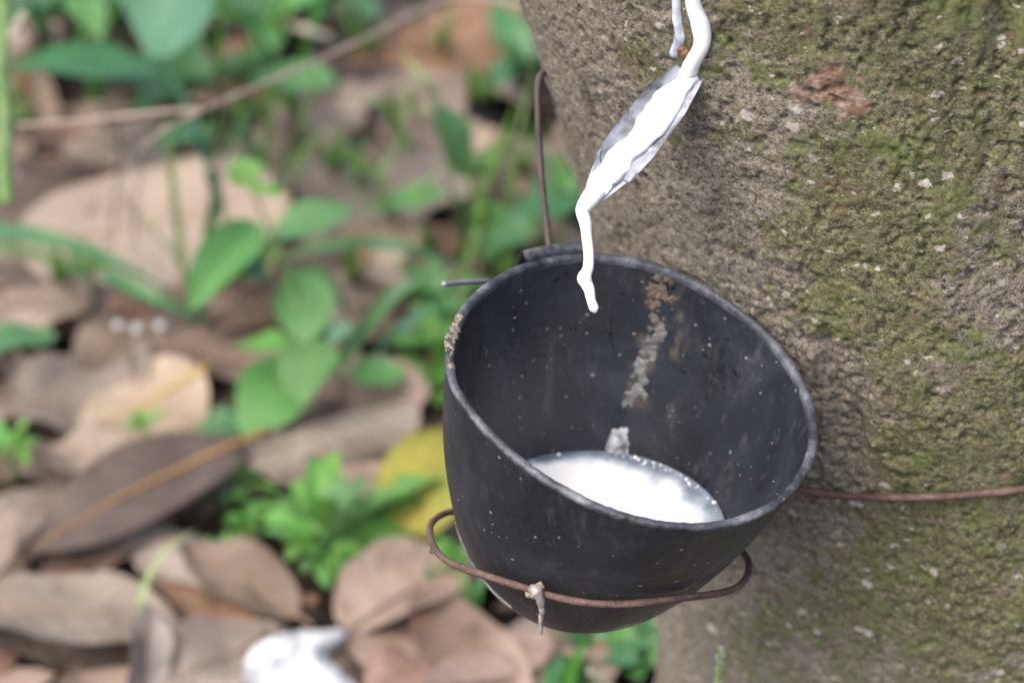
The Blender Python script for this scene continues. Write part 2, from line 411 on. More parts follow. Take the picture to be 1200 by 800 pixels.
    col = t.mix(t.math('MULTIPLY', mm, .9), col, mcol)
    # pale lichen flecks, only on the mossy side
    li = 0
    nd = t.n('ShaderNodeTexNoise'); t.l(v, nd.inputs['Vector']); nd.inputs['Scale'].default_value = 260; nd.inputs['Detail'].default_value = 4
    vd = t.n('ShaderNodeVectorMath', operation='MULTIPLY_ADD'); t.l(nd.outputs['Color'], vd.inputs[0]); vd.inputs[1].default_value = (.006,.006,.006); t.l(v, vd.inputs[2])
    for scl, thr in ((140, .86), (300, .92)):
        vo = t.voro(vd.outputs[0], scl); dj = t.math('ADD', vo.outputs['Distance'], t.math('MULTIPLY', t.math('SUBTRACT', n2, .5), .9))
        sepc = t.n('ShaderNodeSeparateColor'); t.l(vo.outputs['Color'], sepc.inputs[0])
        pick = t.math('MULTIPLY', t.math('GREATER_THAN', sepc.outputs[0], thr), t.mask(ms, .0, .25))
        size = t.math('ADD', .12, t.math('MULTIPLY', sepc.outputs[1], .34))
        li = t.math('MAXIMUM', t.math('MULTIPLY', t.mask(t.math('SUBTRACT', size, dj), 0, .08), pick), li)
    col = t.mix(t.math('MULTIPLY', li, .9), col, (.50,.46,.42))
    scar = t.attr('scar'); scol = t.ramp(n4, [(.38,(.13,.07,.045)), (.5,(.27,.155,.11)), (.6,(.40,.31,.27))])
    col = t.mix(t.math('MULTIPLY', t.mask(scar, .2, .6), .8), col, scol)
    nb = t.bump(n4, .7, .0016); nb = t.bump(n2, .9, .0014, nb); nb = t.bump(n3, .6, .0006, nb)
    t.set(col, .82, nb, .25)
    obj('trunk', me, t.m, root)
build_tree()

# ------------------------------------------------------------------ CUP
RC = .0625; HC, EN, EM = .1028, 1.328, 2.687
CUPC = D(745.2, 447.8, .6985)
_nc = (.2498, .7254, .6414); NW = (RT*_nc[0]+UP*_nc[1]-FW*_nc[2]).normalized()
AX = NW.cross(Vector((0,0,1))).normalized(); AX = RT-NW*RT.dot(NW); AX.normalize(); BX = NW.cross(AX)   # AX to the right, BX away
RIMPX = [(942,554),(911,591),(867,610),(817,617),(755,610),(692,591),(636,557),(574,507),(536,460),(519,422),(527,404),(542,366),(574,332),(617,310),(680,297),(730,301),(780,313),(830,338),(880,372),(917,410),(942,454),(956,497)]
_rt = []
for q in RIMPX:
    r = ray(*q); t = (CUPC-CAM).dot(NW)/r.dot(NW); p = CAM+r*t-CUPC
    _rt.append((math.atan2(p.dot(BX), p.dot(AX)) % (2*math.pi), p.length/RC))
_rt.sort(); _ta = np.array([a for a, b in _rt]); _ra = np.array([b for a, b in _rt])
def rimk(th):
    """the mouth is not a true circle: gentle, measured out-of-round"""
    th = np.asarray(th) % (2*math.pi); out = 0
    for o in (-.16, 0, .16): out = out+np.interp((th+o) % (2*math.pi), np.r_[_ta[-1]-2*math.pi, _ta, _ta[0]+2*math.pi], np.r_[_ra[-1], _ra, _ra[0]])
    return out/3
def prof(d): return RC*np.clip(1-(np.asarray(d)/HC)**EN, 0, 1)**(1/EM)
def cup_pt(th, d, off=0.):
    """point on the outer wall (off<0: inward), d below the rim"""
    th = np.asarray(th, float); d = np.asarray(d, float)+0*th; th = th+0*d
    k = 1+(rimk(th)-1)*np.clip(1-d/.06, 0, 1)
    k = k+.006*vnoise(np.cos(th)*3+5, np.sin(th)*3, d*40)
    r = np.maximum(prof(d)*k+off*np.clip(prof(d)/.012, 0, 1), 1e-5)
    dd = d+np.where(d > .07, off*np.clip((d-.07)/.03, 0, 1)*1.0, 0) if off < 0 else d
    P = np.array(CUPC)[None]-np.outer(dd.ravel(), np.array(NW))+np.outer((r*np.cos(th)).ravel(), np.array(AX))+np.outer((r*np.sin(th)).ravel(), np.array(BX))
    return P
THICK = .0018
def project(P):
    q = np.asarray(P)-np.array(CAM); d = q@np.array(FW)
    return np.stack([600+F*(q@np.array(RT))/d, 400-F*(q@np.array(UP))/d], -1)
_tt, _dd = np.meshgrid(np.linspace(0, 2*math.pi, 361), np.linspace(.0005, .099, 160), indexing='ij')
_inP = cup_pt(_tt.ravel(), _dd.ravel(), -THICK); _inQ = project(_inP); _far = np.sin(_tt.ravel()) > -.25
def on_inner(px, py):
    """(theta, d) on the inside of the far wall under a pixel"""
    e = np.hypot(_inQ[:,0]-px, _inQ[:,1]-py)+np.where(_far, 0, 1e4); k = int(np.argmin(e)); return _tt.ravel()[k], _dd.ravel()[k]
def inner_normal(th): return -(AX*math.cos(th)+BX*math.sin(th))+NW*.25
cup = thing('latex_cup', 'black plastic tapping cup tilted against the trunk, half full of white latex', 'cup', CUPC-NW*HC)
CORG = np.array(cup.location)
def cup_materials():
    t = NT('black_plastic'); co = t.coord()
    n1 = t.noise(co, 28, 5, .6, .6); n2 = t.noise(co, 240, 5, .65); n3 = t.noise(co, 1100, 3, .6)
    col = t.ramp(n1, [(.3,(.008,.0095,.0135)), (.52,(.014,.0175,.025)), (.72,(.028,.033,.045))])
    col = t.mix(t.math('MULTIPLY', t.mask(n2, .55, .72), .3), col, (.06,.062,.066))
    # dusty film, scuffs running round and down
    mp = t.n('ShaderNodeMapping'); t.l(co, mp.inputs[0]); mp.inputs['Scale'].default_value = (1,1,.18)
    sc = t.noise(mp.outputs[0], 190, 5, .7); col = t.mix(t.math('MULTIPLY', t.mask(sc, .54, .70), .5), col, (.062,.063,.068))
    st = t.noise(co, 9, 5, .65, .8); col = t.mix(t.math('MULTIPLY', t.mask(st, .54, .66), .4), col, (.052,.045,.036))
    col = t.mix(t.math('MULTIPLY', t.mask(t.math('ADD', t.attr('stain'), t.math('MULTIPLY', t.math('SUBTRACT', n2, .5), .8)), .25, .9), .75), col, (.085,.072,.058))
    dr = t.noise(mp.outputs[0], 60, 4, .6, .4); wet = t.mask(dr, .58, .64)
    vo = t.voro(co, 420); sp = t.n('ShaderNodeSeparateColor'); t.l(vo.outputs['Color'], sp.inputs[0])
    fleck = t.math('MULTIPLY', t.math('LESS_THAN', vo.outputs['Distance'], t.math('MULTIPLY', sp.outputs[1], .3)), t.math('GREATER_THAN', sp.outputs[0], .90))
    col = t.mix(t.math('MULTIPLY', fleck, .6), col, (.30,.26,.22))
    ro = t.math('SUBTRACT', t.math('ADD', .28, t.math('MULTIPLY', n1, .25)), t.math('MULTIPLY', wet, .16))
    nb = t.bump(n2, .22, .0012); nb = t.bump(n3, .2, .0004, nb); nb = t.bump(n1, .25, .004, nb)
    wall = t.set(col, ro, nb, .5)
    t = NT('worn_rim'); co = t.coord(); n1 = t.noise(co, 55, 7, .75); n2 = t.noise(co, 600, 4, .7)
    col = t.ramp(n1, [(.36,(.013,.0145,.019)), (.48,(.040,.045,.056)), (.58,(.10,.107,.125)), (.70,(.22,.22,.225))])
    rim = t.set(col, .5, t.bump(n2, .5, .001, t.bump(n1, .5, .002)), .5)
    return wall, rim
M_wall, M_rim = cup_materials()
def build_cup():
    NT_ = 220
    th = np.linspace(0, 2*math.pi, NT_, endpoint=False)
    ds = np.concatenate([np.linspace(.0012, .07, 46), HC-(HC-.07)*np.linspace(1, 0, 34)[1:]**2])
    rows = [cup_pt(th, d) for d in ds]
    rows_in = [cup_pt(th, d, -THICK) for d in ds[::-1]]
    # a faint moulded step in the lower wall inside
    V = np.concatenate(rows+rows_in); n = len(rows)+len(rows_in)
    me = rebase(mesh(V, grid_faces(n, NT_, True)), CORG)
    # dried run stains on the inner far wall
    st = np.zeros((n, NT_)); dall = np.concatenate([ds, ds[::-1]])
    for px0, py0, px1, py1, wd, k_ in ((776,322,742,468,.10,1.),(806,334,786,420,.07,.7),(700,302,700,360,.10,.35),(880,380,862,520,.10,.4),(600,330,596,470,.12,.35)):
        (ta, da), (tb, db) = on_inner(px0, py0), on_inner(px1, py1)
        tc = np.interp(dall, [da, db], [ta, tb])[:,None]; dt = np.angle(np.exp(1j*(th[None]-tc)))
        nz = fbm(th[None]*16+0*tc, dall[:,None]*140+0*dt, 0*dt+px0, 4)
        st = np.maximum(st, k_*np.exp(-(dt/wd)**2)*np.clip((db+.012-dall[:,None])/.012, 0, 1)*np.clip(.5+1.6*nz, 0, 1))
    st[:len(rows)] = 0
    a = me.attributes.new('stain', 'FLOAT', 'POINT'); a.data.foreach_set('value', st.ravel().astype(np.float32))
    obj('wall', me, M_wall, cup)
    # rim: a worn rounded lip closing the wall, its edge slightly ragged
    prof_ = [(.0003,.0022),(.0008,.0012),(.0009,.0004),(.0006,-.0003),(-.0002,-.0006),(-.001,-.0006),(-.0017,-.0002),(-.0022,.0006),(-.0021,.0016),(-.0019,.0024)]
    N2 = 520; th2 = np.linspace(0, 2*math.pi, N2, endpoint=False); V = []
    for (o, d) in prof_:
        rag = .00028*fbm(np.cos(th2)*34, np.sin(th2)*22, 0*th2+o*300, 3)
        P = cup_pt(th2, np.full(N2, max(d, .0001)))+np.outer(o+rag, np.ones(3))*(np.outer(np.cos(th2), AX)+np.outer(np.sin(th2), BX))-np.outer(np.full(N2, min(d, 0))+rag*.7, NW)
        V.append(P)
    obj('rim', rebase(mesh(np.concatenate(V), grid_faces(len(prof_), N2, True)), CORG), M_rim, cup)
    # hanging lug: an upside-down channel along the back left of the rim, open at its end
    b0 = _rim_th(606, 296); b1 = _rim_th(690, 292)
    tt = np.linspace(b0, b1, 26); V = []
    pr = [(.0002,.004),(.0002,-.0014),(.0012,-.0026),(.0038,-.0026),(.0050,-.0014),(.0050,.006),(.0041,.006),(.0040,-.0008),(.0034,-.0016),(.0018,-.0016),(.0012,-.0006),(.0012,.005)]
    for (o, h) in pr:
        rag = .0003*fbm(tt*60, 0*tt+o*900, 0*tt, 2)
        P = cup_pt(tt, np.full(len(tt), .0001))+np.outer(o+rag, np.ones(3))*(np.outer(np.cos(tt), AX)+np.outer(np.sin(tt), BX))-np.outer(np.full(len(tt), h)+rag, NW)
        V.append(P)
    fc = grid_faces(len(pr), len(tt)); k = (len(pr)-1)*len(tt)
    fc += [(k+j, k+j+1, j+1, j) for j in range(len(tt)-1)]
    obj('hanging_lug', rebase(mesh(np.concatenate(V), fc), CORG), M_rim, cup)
def _rim_th(px, py):
    r = ray(px, py); t = (CUPC-CAM).dot(NW)/r.dot(NW); p = CAM+r*t-CUPC
    a = math.atan2(p.dot(BX), p.dot(AX)); return a % (2*math.pi)
build_cup()
def merged(me, vox):
    """fuse overlapping lumps into one continuous crust"""
    o = bpy.data.objects.new('tmp', me); C.objects.link(o)
    m = o.modifiers.new('r', 'REMESH'); m.mode = 'VOXEL'; m.voxel_size = vox; m.use_smooth_shade = True
    dg = bpy.context.evaluated_depsgraph_get(); dg.update()
    out = bpy.data.meshes.new_from_object(o.evaluated_get(dg)); bpy.data.objects.remove(o); out.materials.clear(); return out
def cup_dirt():
    # crust of old latex down the far wall
    t = NT('old_latex_crust'); co = t.coord(); n1 = t.noise(co, 70, 4, .6); n2 = t.noise(co, 500, 4, .7)
    sz = t.n('ShaderNodeSeparateXYZ'); t.l(co, sz.inputs[0])
    zz = t.math('ADD', t.mask(sz.outputs[2], .100, .066), t.math('MULTIPLY', t.math('SUBTRACT', n2, .5), .9))
    col = t.mix(t.mask(zz, .3, .7), t.ramp(n1, [(.3,(.04,.034,.028)), (.5,(.075,.054,.038)), (.7,(.13,.097,.068))]), t.ramp(n1, [(.3,(.045,.045,.045)), (.5,(.115,.113,.11)), (.7,(.24,.24,.24))]))
    t.set(col, .42, t.bump(n2, .8, .0012), .5); M_crust = t.m
    path = [(770,328),(768,340),(772,352),(764,362),(772,372),(768,384),(762,394),(765,402),(757,410),(761,418),(752,428),(756,438),(748,446),(744,452),(755,442),(742,462),(738,466),(750,464),(776,332),(780,345),(760,350),(774,392)]
    mb = MB()
    for i, (px, py) in enumerate(path):
        for k in range(13):
            th, d = on_inner(px+rng.normal(0, 4.6), py+rng.normal(0, 4.5)); n = inner_normal(th)
            p = cup_pt(np.array([th]), np.array([d]), -THICK+.0003)[0]
            mb.add(lump(p, .0004+.0014*rng.random()**2.2, i*13+k, .42, n, .8))
    obj('latex_crust', merged(mb.mesh(CORG), .00028), M_crust, cup)
    # crumbs and grit caught on the left of the rim
    mb = MB()
    for i in range(70):
        a = _rim_th(522+rng.random()*30, 430-rng.random()*60) if i < 48 else rng.random()*6.28
        p = cup_pt(np.array([a+rng.normal(0,.06)]), np.array([.0001]))[0]+np.array(AX*math.cos(a)+AX*0+BX*math.sin(a))*rng.uniform(-.0016,.001)+np.array(NW)*.0004
        mb.add(lump(p, rng.uniform(.0003,.0015) if i < 48 else rng.uniform(.0002,.0005), i, .8, NW, .5, 1))
    t = NT('rim_grit'); n1 = t.noise(t.coord(), 260, 3); t.set(t.ramp(n1, [(.3,(.05,.042,.035)), (.5,(.13,.11,.085)), (.7,(.28,.25,.16))]), .7)
    o = obj('rim_grit', merged(mb.mesh(CORG), .0002), t.m, cup); o['kind'] = 'stuff'
    # dust specks scattered on inner and outer wall
    mbs = [MB(), MB()]
    for i in range(170):
        a = rng.random()*6.28; d = rng.random()**.8*.078+.002
        ins = rng.random() < .86
        p = cup_pt(np.array([a]), np.array([d]), -THICK if ins else 0.)[0]; n = inner_normal(a)
        mbs[int(rng.random() < .4)].add(lump(p, rng.uniform(.0001,.00026) if rng.random() < .95 else .00045, i, .6, n, .5, 1))
    for mb, (c1, c2), nm in zip(mbs, [((.38,.36,.34),(.6,.6,.6)), ((.30,.18,.10),(.45,.33,.2))], ('pale_specks','tan_specks')):
        o = obj(nm, mb.mesh(CORG), plain(nm, c1, c2, 300), cup); o['kind'] = 'stuff'
    # small dark nicks / wet beads on the inner wall
    mb = MB()
    for (px, py, n_) in [(845,400,8),(850,440,7),(745,322,7),(700,350,6),(690,380,8),(700,395,6),(825,445,5),(660,318,6),(790,330,5),(838,455,4)]:
        for k in range(2+n_%2):
            th, d = on_inner(px+rng.normal(0,12), py+rng.normal(0,7)); p = cup_pt(np.array([th]), np.array([d]), -THICK)[0]
            mb.add(lump(p, rng.uniform(.0008,.0020), k+px, .04, inner_normal(th), .9, 2))
    wb = obj('wet_beads', mb.mesh(CORG), plain('dark_wet_beads', (.007,.007,.009), (.016,.016,.018), 200, .4, .5), cup); wb['kind'] = 'stuff'
    # milky dribble from the wall down to the pool
    P = []; nu, nv = 14, 9
    L_ = [(719,502),(716,508),(714,515),(711,521),(709,527),(707,533)]; R_ = [(736,500),(735,508),(736,515),(737,522),(736,528),(737,535)]
    for i in range(nu):
        s = i/(nu-1)*5; a = int(min(s, 4)); f_ = s-a
        l = np.array(L_[a])*(1-f_)+np.array(L_[a+1])*f_; r = np.array(R_[a])*(1-f_)+np.array(R_[a+1])*f_
        for j in range(nv):
            q = l+(r-l)*j/(nv-1)+rng.normal(0,.5,2); th, d = on_inner(*q)
            h = .0006*math.sin(math.pi*min(max(j/(nv-1),.0),1))*(.5+.5*i/nu)
            P.append(cup_pt(np.array([th]), np.array([d]), -THICK-.0002-h)[0])
    t = NT('milky_dribble'); n1 = t.noise(t.coord(), 260, 4, .65)
    t.set(t.ramp(n1, [(.35,(.10,.105,.115)), (.5,(.30,.31,.34)), (.68,(.6,.62,.66))]), .25, t.bump(n1, .4, .001), .5)
    obj('milky_dribble', rebase(mesh(np.array(P), grid_faces(nu, nv)), CORG), t.m, cup)
cup_dirt()
def edge_highlight():  # grazing highlight along the cup's lower left outline, added as a pale strip
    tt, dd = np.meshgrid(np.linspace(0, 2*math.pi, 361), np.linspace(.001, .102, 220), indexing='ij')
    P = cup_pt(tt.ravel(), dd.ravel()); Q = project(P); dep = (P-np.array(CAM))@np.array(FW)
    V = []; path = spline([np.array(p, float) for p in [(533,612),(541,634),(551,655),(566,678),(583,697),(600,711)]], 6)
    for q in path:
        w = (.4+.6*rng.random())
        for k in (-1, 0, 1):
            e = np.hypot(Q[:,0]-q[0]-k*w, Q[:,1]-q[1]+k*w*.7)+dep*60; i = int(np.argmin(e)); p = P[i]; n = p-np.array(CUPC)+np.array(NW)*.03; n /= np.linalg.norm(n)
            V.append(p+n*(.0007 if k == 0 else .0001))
    t = NT('painted_edge_highlight'); n1 = t.noise(t.coord(), 300, 4); t.set(t.ramp(n1, [(.4,(.09,.09,.085)), (.6,(.36,.36,.34))]), .4)
    obj('edge_highlight', rebase(mesh(np.array(V), grid_faces(len(path), 3)), CORG), t.m, cup)
edge_highlight()

# ------------------------------------------------------------------ latex pool in the cup
ZP = CUPC.z-.0650
def build_pool():
    N = 200; edge = []
    ds = np.linspace(.02, .1, 900)
    for a in np.linspace(0, 2*math.pi, N, endpoint=False):
        P = cup_pt(np.full(900, a), ds, -THICK); k = int(np.argmin(np.abs(P[:,2]-ZP))); edge.append(P[k])
    edge = np.array(edge); edge[:,2] = ZP; c = edge.mean(0)
    rings = [0.02]+list(np.linspace(.1, .9, 22))+[.93,.955,.975,.99,1.0]
    V = []; thin = []
    for s in rings:
        for q in edge:
            p = c+(q-c)*s; dist = np.linalg.norm(q-c)*(1-s)
            V.append([p[0], p[1], ZP+(.0009*math.exp(-dist/.0012))]); thin.append(dist)
    V = np.array(V); thin = np.array(thin)
    # tone turns grey-blue near the edge, over more width on the far and right side
    ang = np.arctan2(V[:,1]-c[1], V[:,0]-c[0]); wid = .005+.011*np.clip(np.cos(ang-R(35)), 0, 1)**2
    milk = np.clip((thin/wid)+.35*fbm(V[:,0]*160, V[:,1]*160, V[:,2]*0, 3), 0, 1)
    o_ = thing('latex_pool', 'pool of white liquid latex lying inside the black cup', 'latex', tuple(c))
    me = mesh(V-c, grid_faces(len(rings), N, True)+[tuple(range(N))[::-1]])
    a = me.attributes.new('milk', 'FLOAT', 'POINT'); a.data.foreach_set('value', milk.astype(np.float32))
    t = NT('liquid_latex'); co = t.coord(); n = t.noise(co, 420, 4, .65); n2 = t.noise(co, 60, 3)
    f_ = t.math('ADD', t.attr('milk'), t.math('MULTIPLY', t.math('SUBTRACT', n, .5), .25))
    col = t.ramp(f_, [(.0,(.10,.125,.17)), (.3,(.26,.31,.38)), (.6,(.6,.66,.73)), (.9,(.93,.94,.95))])
    t.set(col, .16, t.bump(n2, .06, .002), .5)
    obj('surface', me, t.m, o_)
    mb = MB()
    kc = 0
    for i in range(330):
        kc = int(rng.integers(0, N)) if rng.random() < .3 else int(kc+rng.integers(-3, 4)) % N; k = kc; q = edge[k]
        if math.sin(math.atan2(q[1]-c[1], q[0]-c[0])) < -.3: continue
        s = 1-abs(rng.normal(0, .035)) if rng.random() < .7 else .995
        p = c+(q-c)*s; mb.add(lump((p[0],p[1],ZP+.0003), rng.choice([.00022,.0004,.0007,.0011], p=[.5,.32,.14,.04]), i, .6, (0,0,1), .5, 1))
    o = obj('latex_clots', mb.mesh(tuple(c)), M_latex, o_); o['kind'] = 'stuff'
build_pool()

# ------------------------------------------------------------------ wires
t = NT('rusty_wire'); co = t.coord(); n1 = t.noise(co, 90, 5, .65); n2 = t.noise(co, 700, 4, .7)
col = t.ramp(n1, [(.3,(.035,.023,.02)), (.5,(.085,.05,.041)), (.68,(.15,.098,.083))]); col = t.mix(t.mask(n2, .58, .75), col, (.21,.16,.145))
M_rust = t.set(col, .62, t.bump(n2, .7, .0012, t.bump(n1, .4, .002)), .4)
def build_holder():
    rc = CUPC-NW*.0747
    # ring: its front stands higher than its back, a loose loop under the cup
    e = R(11.5); ph = R(6)
    n = RT*(math.sin(ph)*math.cos(e))+UP*(math.cos(ph)*math.cos(e))-FW*math.sin(e); n.normalize()
    a = (RT-n*RT.dot(n)).normalized(); b = n.cross(a)
    rr = .0556
    ctr = D(689, 643, (rc-CAM).dot(FW)-.008)
    pts = []
    for k in range(120):
        th = R(100)+2*math.pi*k/119*.985
        r = rr*(1+.012*math.sin(3*th+1)+.008*math.sin(7*th))
        pts.append(np.array(ctr+a*(r*math.cos(th))+b*(r*math.sin(th))+n*(.0008*math.sin(5*th))))
    h = thing('wire_cup_holder', 'rusty wire ring carrying the cup, with its hooked upright behind', 'wire holder', tuple(pts[0]))
    org = np.array(h.location)
    V, Fc = tube_data(pts, .00122, 9, .16); obj('ring', rebase(mesh(V, Fc), org), M_rust, h)
    # upright: from the ring's back, up behind the cup, hooked into the bark
    hk = trunk_hit(662, 112) or D(662, 112, .80)
    top = D(636, 92, .775); up_ = [pts[0], pts[0]+np.array((.0,.028,.012)), np.array(D(648, 330, .775)), np.array(D(643, 285, .775)), np.array(D(635, 215, .775)), np.array(D(631, 150, .775)), np.array(D(630, 105, .775)), np.array(D(634, 88, .777)), np.array(D(643, 84, .782)), np.array(D(651, 93, .79)), np.array(hk)+np.array((.004,.004,-.003))]
    P = spline(up_, 8); V, Fc = tube_data(P, .00125, 9, .12); obj('upright', rebase(mesh(V, Fc), org), plain('dark_old_wire', (.03,.024,.023), (.075,.055,.05), 90, .6), h)
    # knob of gum and the dried latex string hanging from the ring's front
    mb = MB(); fr = min(pts, key=lambda p: np.hypot(*(project(p[None])[0]-np.array((622,679)))))
    for k in range(9): mb.add(lump(fr+rng.normal(0,.0011,3)-np.array(FW)*.0008, rng.uniform(.0010,.0017), k, .9, (0,0,1), .5))
    obj('gum_lump', mb.mesh(org), plain('grey_brown_gum', (.13,.10,.075), (.30,.27,.23), 220, .55), h)
    fr = min(pts, key=lambda p: np.hypot(*(project(p[None])[0]-np.array((640,685)))))
    q = fr-np.array(FW)*.0012
    P = spline([q+(-.0028,0,.0022), q+(-.001,-.0004,.0006), q+(.0,-.0006,-.003), q+(.0006,-.0004,-.007), q+(.0002,-.0003,-.0115), q+(.0005,-.0002,-.0165)], 6)
    V, Fc = tube_data(P, list(np.interp(np.linspace(0,1,len(P)), [0,.15,.3,.5,1], [.0012,.0024,.0017,.0011,.0006])), 8, .3)
    t = NT('dried_latex_string'); n1 = t.noise(t.coord(), 300, 4); t.set(t.ramp(n1, [(.35,(.22,.19,.17)), (.65,(.5,.47,.44))]), .3, t.bump(n1, .4, .001), Transmission_Weight=.25)
    obj('latex_string', rebase(mesh(V, Fc), org), t.m, h)
    fr = min(pts, key=lambda p: np.hypot(*(project(p[None])[0]-np.array((503,630)))))
    P = spline([fr, fr+(.0006,-.0006,-.003), fr+(-.0004,-.0004,-.0055), fr+(.0006,0,-.0075)], 5); V, Fc = tube_data(P, list(np.linspace(.0007,.0003,len(P))), 6, .4)
    obj('gum_thread', rebase(mesh(V, Fc), org), plain('gum_thread', (.16,.12,.09), (.3,.25,.2), 200, .5), h)
    # tie wire round the trunk
    w = []
    zl = trunk_hit(938, 573); zr = trunk_hit(1195, 568)
    tl = math.atan2(zl.y-.748, zl.x-trunk_axis(zl.z)[0]) % (2*math.pi); tr = math.atan2(zr.y-.748, zr.x-trunk_axis(zr.z)[0]) % (2*math.pi)
    zm = (trunk_hit(1070, 576)).z; tm = math.atan2(trunk_hit(1070,576).y-.748, trunk_hit(1070,576).x-trunk_axis(zm)[0]) % (2*math.pi)
    A_ = [tl-1.9, tl-.5, tl, tm, tr, tr+.8, tr+2.2, tl-1.9+2*math.pi]; Z_ = [zl.z+.045, zl.z-.008, zl.z, zm, zr.z, zr.z+.03, zr.z+.03, zl.z+.045]
    for th in np.linspace(tl-1.9, tl-1.9+2*math.pi, 240):
        z = float(np.interp(th, A_, Z_)); ax, ay, r = trunk_axis(z); w.append((ax+(r+.0036)*math.cos(th), ay+(r+.0036)*math.sin(th), z))
    w = [np.mean(np.array([w[(i+k) % 239] for k in range(-7, 8)]), 0) for i in range(239)]; w.append(w[0])
    V, Fc = tube_data(w, .0014, 9, .16)
    o = obj('tie_wire', rebase(mesh(V, Fc), w[0]), M_rust); o.location = w[0]
    tag(o, 'rusty wire tied level round the mossy trunk to the right of the cup', 'wire')
    # short grey stub behind the rim's upper left
    P = spline([D(574, 329, .735), D(553, 330, .728), D(535, 331.5, .722), D(519, 333, .716)], 5); V, Fc = tube_data(P, .0010, 8, .1)
    o = obj('wire_stub', rebase(mesh(V, Fc), P[0]), plain('grey_zinc', (.16,.17,.20), (.25,.27,.32), 200, .45, metallic=.3)); o.location = P[0]
    tag(o, 'short grey wire end poking out left from behind the cup rim', 'wire')
build_holder()

# ------------------------------------------------------------------ spout and the running latex
def build_spout():
    top = trunk_hit(818, 74, -.004); tipd = .683
    tip = D(690, 236, tipd)
    ax = (tip-top); L = ax.length; ax.normalize()
    nrm = (-(FW)*.75+Vector((0,0,1))*.66+RT*.12); nrm = (nrm-ax*nrm.dot(ax)).normalized(); sd = ax.cross(nrm)
    sp = thing('tapping_spout', 'thin grey metal spout slanting down from the trunk, wet with latex', 'spout', tuple(top))
    org = np.array(sp.location); nu, nv = 60, 25; V = []
    for lay in (0, .0007):
        for i in range(nu):
            u = i/(nu-1)
            W = np.interp(u, [0,.08,.3,.6,.85,1], [.0035,.0052,.0078,.0082,.0072,.0046])
            for j in range(nv):
                v = -1+2*j/(nv-1); a = v*1.0
                y = W*math.sin(a)/math.sin(1.0); z = W*.75*(1-math.cos(a))-lay
                uu = u-.10*abs(v)**2*(u > .8)
                wav = .0005*math.sin(u*14+v*3)
                V.append(np.array(top+ax*(L*uu)+sd*y+nrm*(z+wav)))
    fc = grid_faces(nu, nv)+[tuple(nu*nv+i for i in f[::-1]) for f in grid_faces(nu, nv)]
    bo = nu*nv
    for i in range(nu-1):
        for j in (0, nv-1): fc.append((i*nv+j, (i+1)*nv+j, bo+(i+1)*nv+j, bo+i*nv+j))
    for j in range(nv-1):
        for i in (0, nu-1): fc.append((i*nv+j, i*nv+j+1, bo+i*nv+j+1, bo+i*nv+j))
    t = NT('wet_spout_metal'); n1 = t.noise(t.coord(), 75, 4, .55, .8); n2 = t.noise(t.coord(), 45, 3, .6)
    col = t.ramp(n1, [(.36,(.05,.045,.04)), (.45,(.12,.125,.14)), (.55,(.24,.26,.30)), (.68,(.40,.43,.48))])
    obj('gutter', rebase(mesh(np.array(V), fc), org), t.set(col, .42, t.bump(n1, .15, .001), .5), sp)
    # latex: one continuous ribbon: down the bark, along the gutter, then a hanging thread
    base_t = [(816,-80),(814,-40),(815,0),(818,30),(822,58)]
    lt = thing('latex_stream', 'white latex running down the bark, along the spout and dripping in a thread', 'latex', tuple(top))
    P = [np.array(trunk_hit(x, y, .0015)) for x, y in base_t]+[np.array(top+ax*.004+nrm*.002)]
    P = spline(P, 8); rad = np.interp(np.linspace(0,1,len(P)), [0,.6,.85,1], [.0024,.0026,.0023,.0028])*(1+.22*vnoise(np.arange(len(P))*.16, np.zeros(len(P)), np.zeros(len(P))))
    P = [p_+np.array((.0009*math.sin(k_*.31), 0, 0)) for k_, p_ in enumerate(P)]
    V, Fc = tube_data(P, list(rad), 14, .0); obj('trickle', rebase(mesh(V, Fc), org), M_latex, lt)
    nu, nv = 120, 31; V = []; mk = []
    for i in range(nu):
        u = i/(nu-1); W = np.interp(u, [0,.06,.2,.45,.62,.8,.93,1], [.0024,.0034,.0042,.0042,.0040,.0040,.0032,.0014])
        cen = np.interp(u, [0,.1,.4,.7,1], [.000,-.0006,-.0008,.0004,.000])
        for j in range(nv):
            v = -1+2*j/(nv-1)
            w_ = W*(1.12+.30*vnoise(np.array(u*9+np.sign(v)*9.), 0., 0.)+.10*vnoise(np.array(u*22+np.sign(v)*4.), 3., 0.))
            y = cen+v*w_; a = np.clip(y/(.0085/math.sin(1.0)), -1, 1); g = .0085*.75*(1-math.cos(math.asin(a)))
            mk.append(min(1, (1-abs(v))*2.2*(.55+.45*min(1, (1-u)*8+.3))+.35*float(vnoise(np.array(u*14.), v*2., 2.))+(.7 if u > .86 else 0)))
            h = .0020*(1-abs(v)**2.)+.0003*vnoise(np.array(u*18.), v*2., 1.)
            V.append(np.array(top+ax*(L*(u*.985+.01))+sd*y+nrm*(g+h+.0005)))
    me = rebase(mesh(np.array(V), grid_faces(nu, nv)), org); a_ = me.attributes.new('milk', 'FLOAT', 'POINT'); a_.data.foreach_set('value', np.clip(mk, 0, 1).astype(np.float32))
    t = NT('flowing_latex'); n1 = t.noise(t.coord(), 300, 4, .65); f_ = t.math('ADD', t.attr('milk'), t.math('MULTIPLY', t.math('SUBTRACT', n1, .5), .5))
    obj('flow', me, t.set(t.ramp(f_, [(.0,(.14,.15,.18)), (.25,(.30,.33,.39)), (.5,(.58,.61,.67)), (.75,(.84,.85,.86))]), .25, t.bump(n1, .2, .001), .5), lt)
    tp = np.array(top+ax*(L*.985)+nrm*.0012)
    th_px = [(683,246),(686,262),(688,280),(690,300),(689,315),(685,326),(690,338),(693,352),(698,366)]
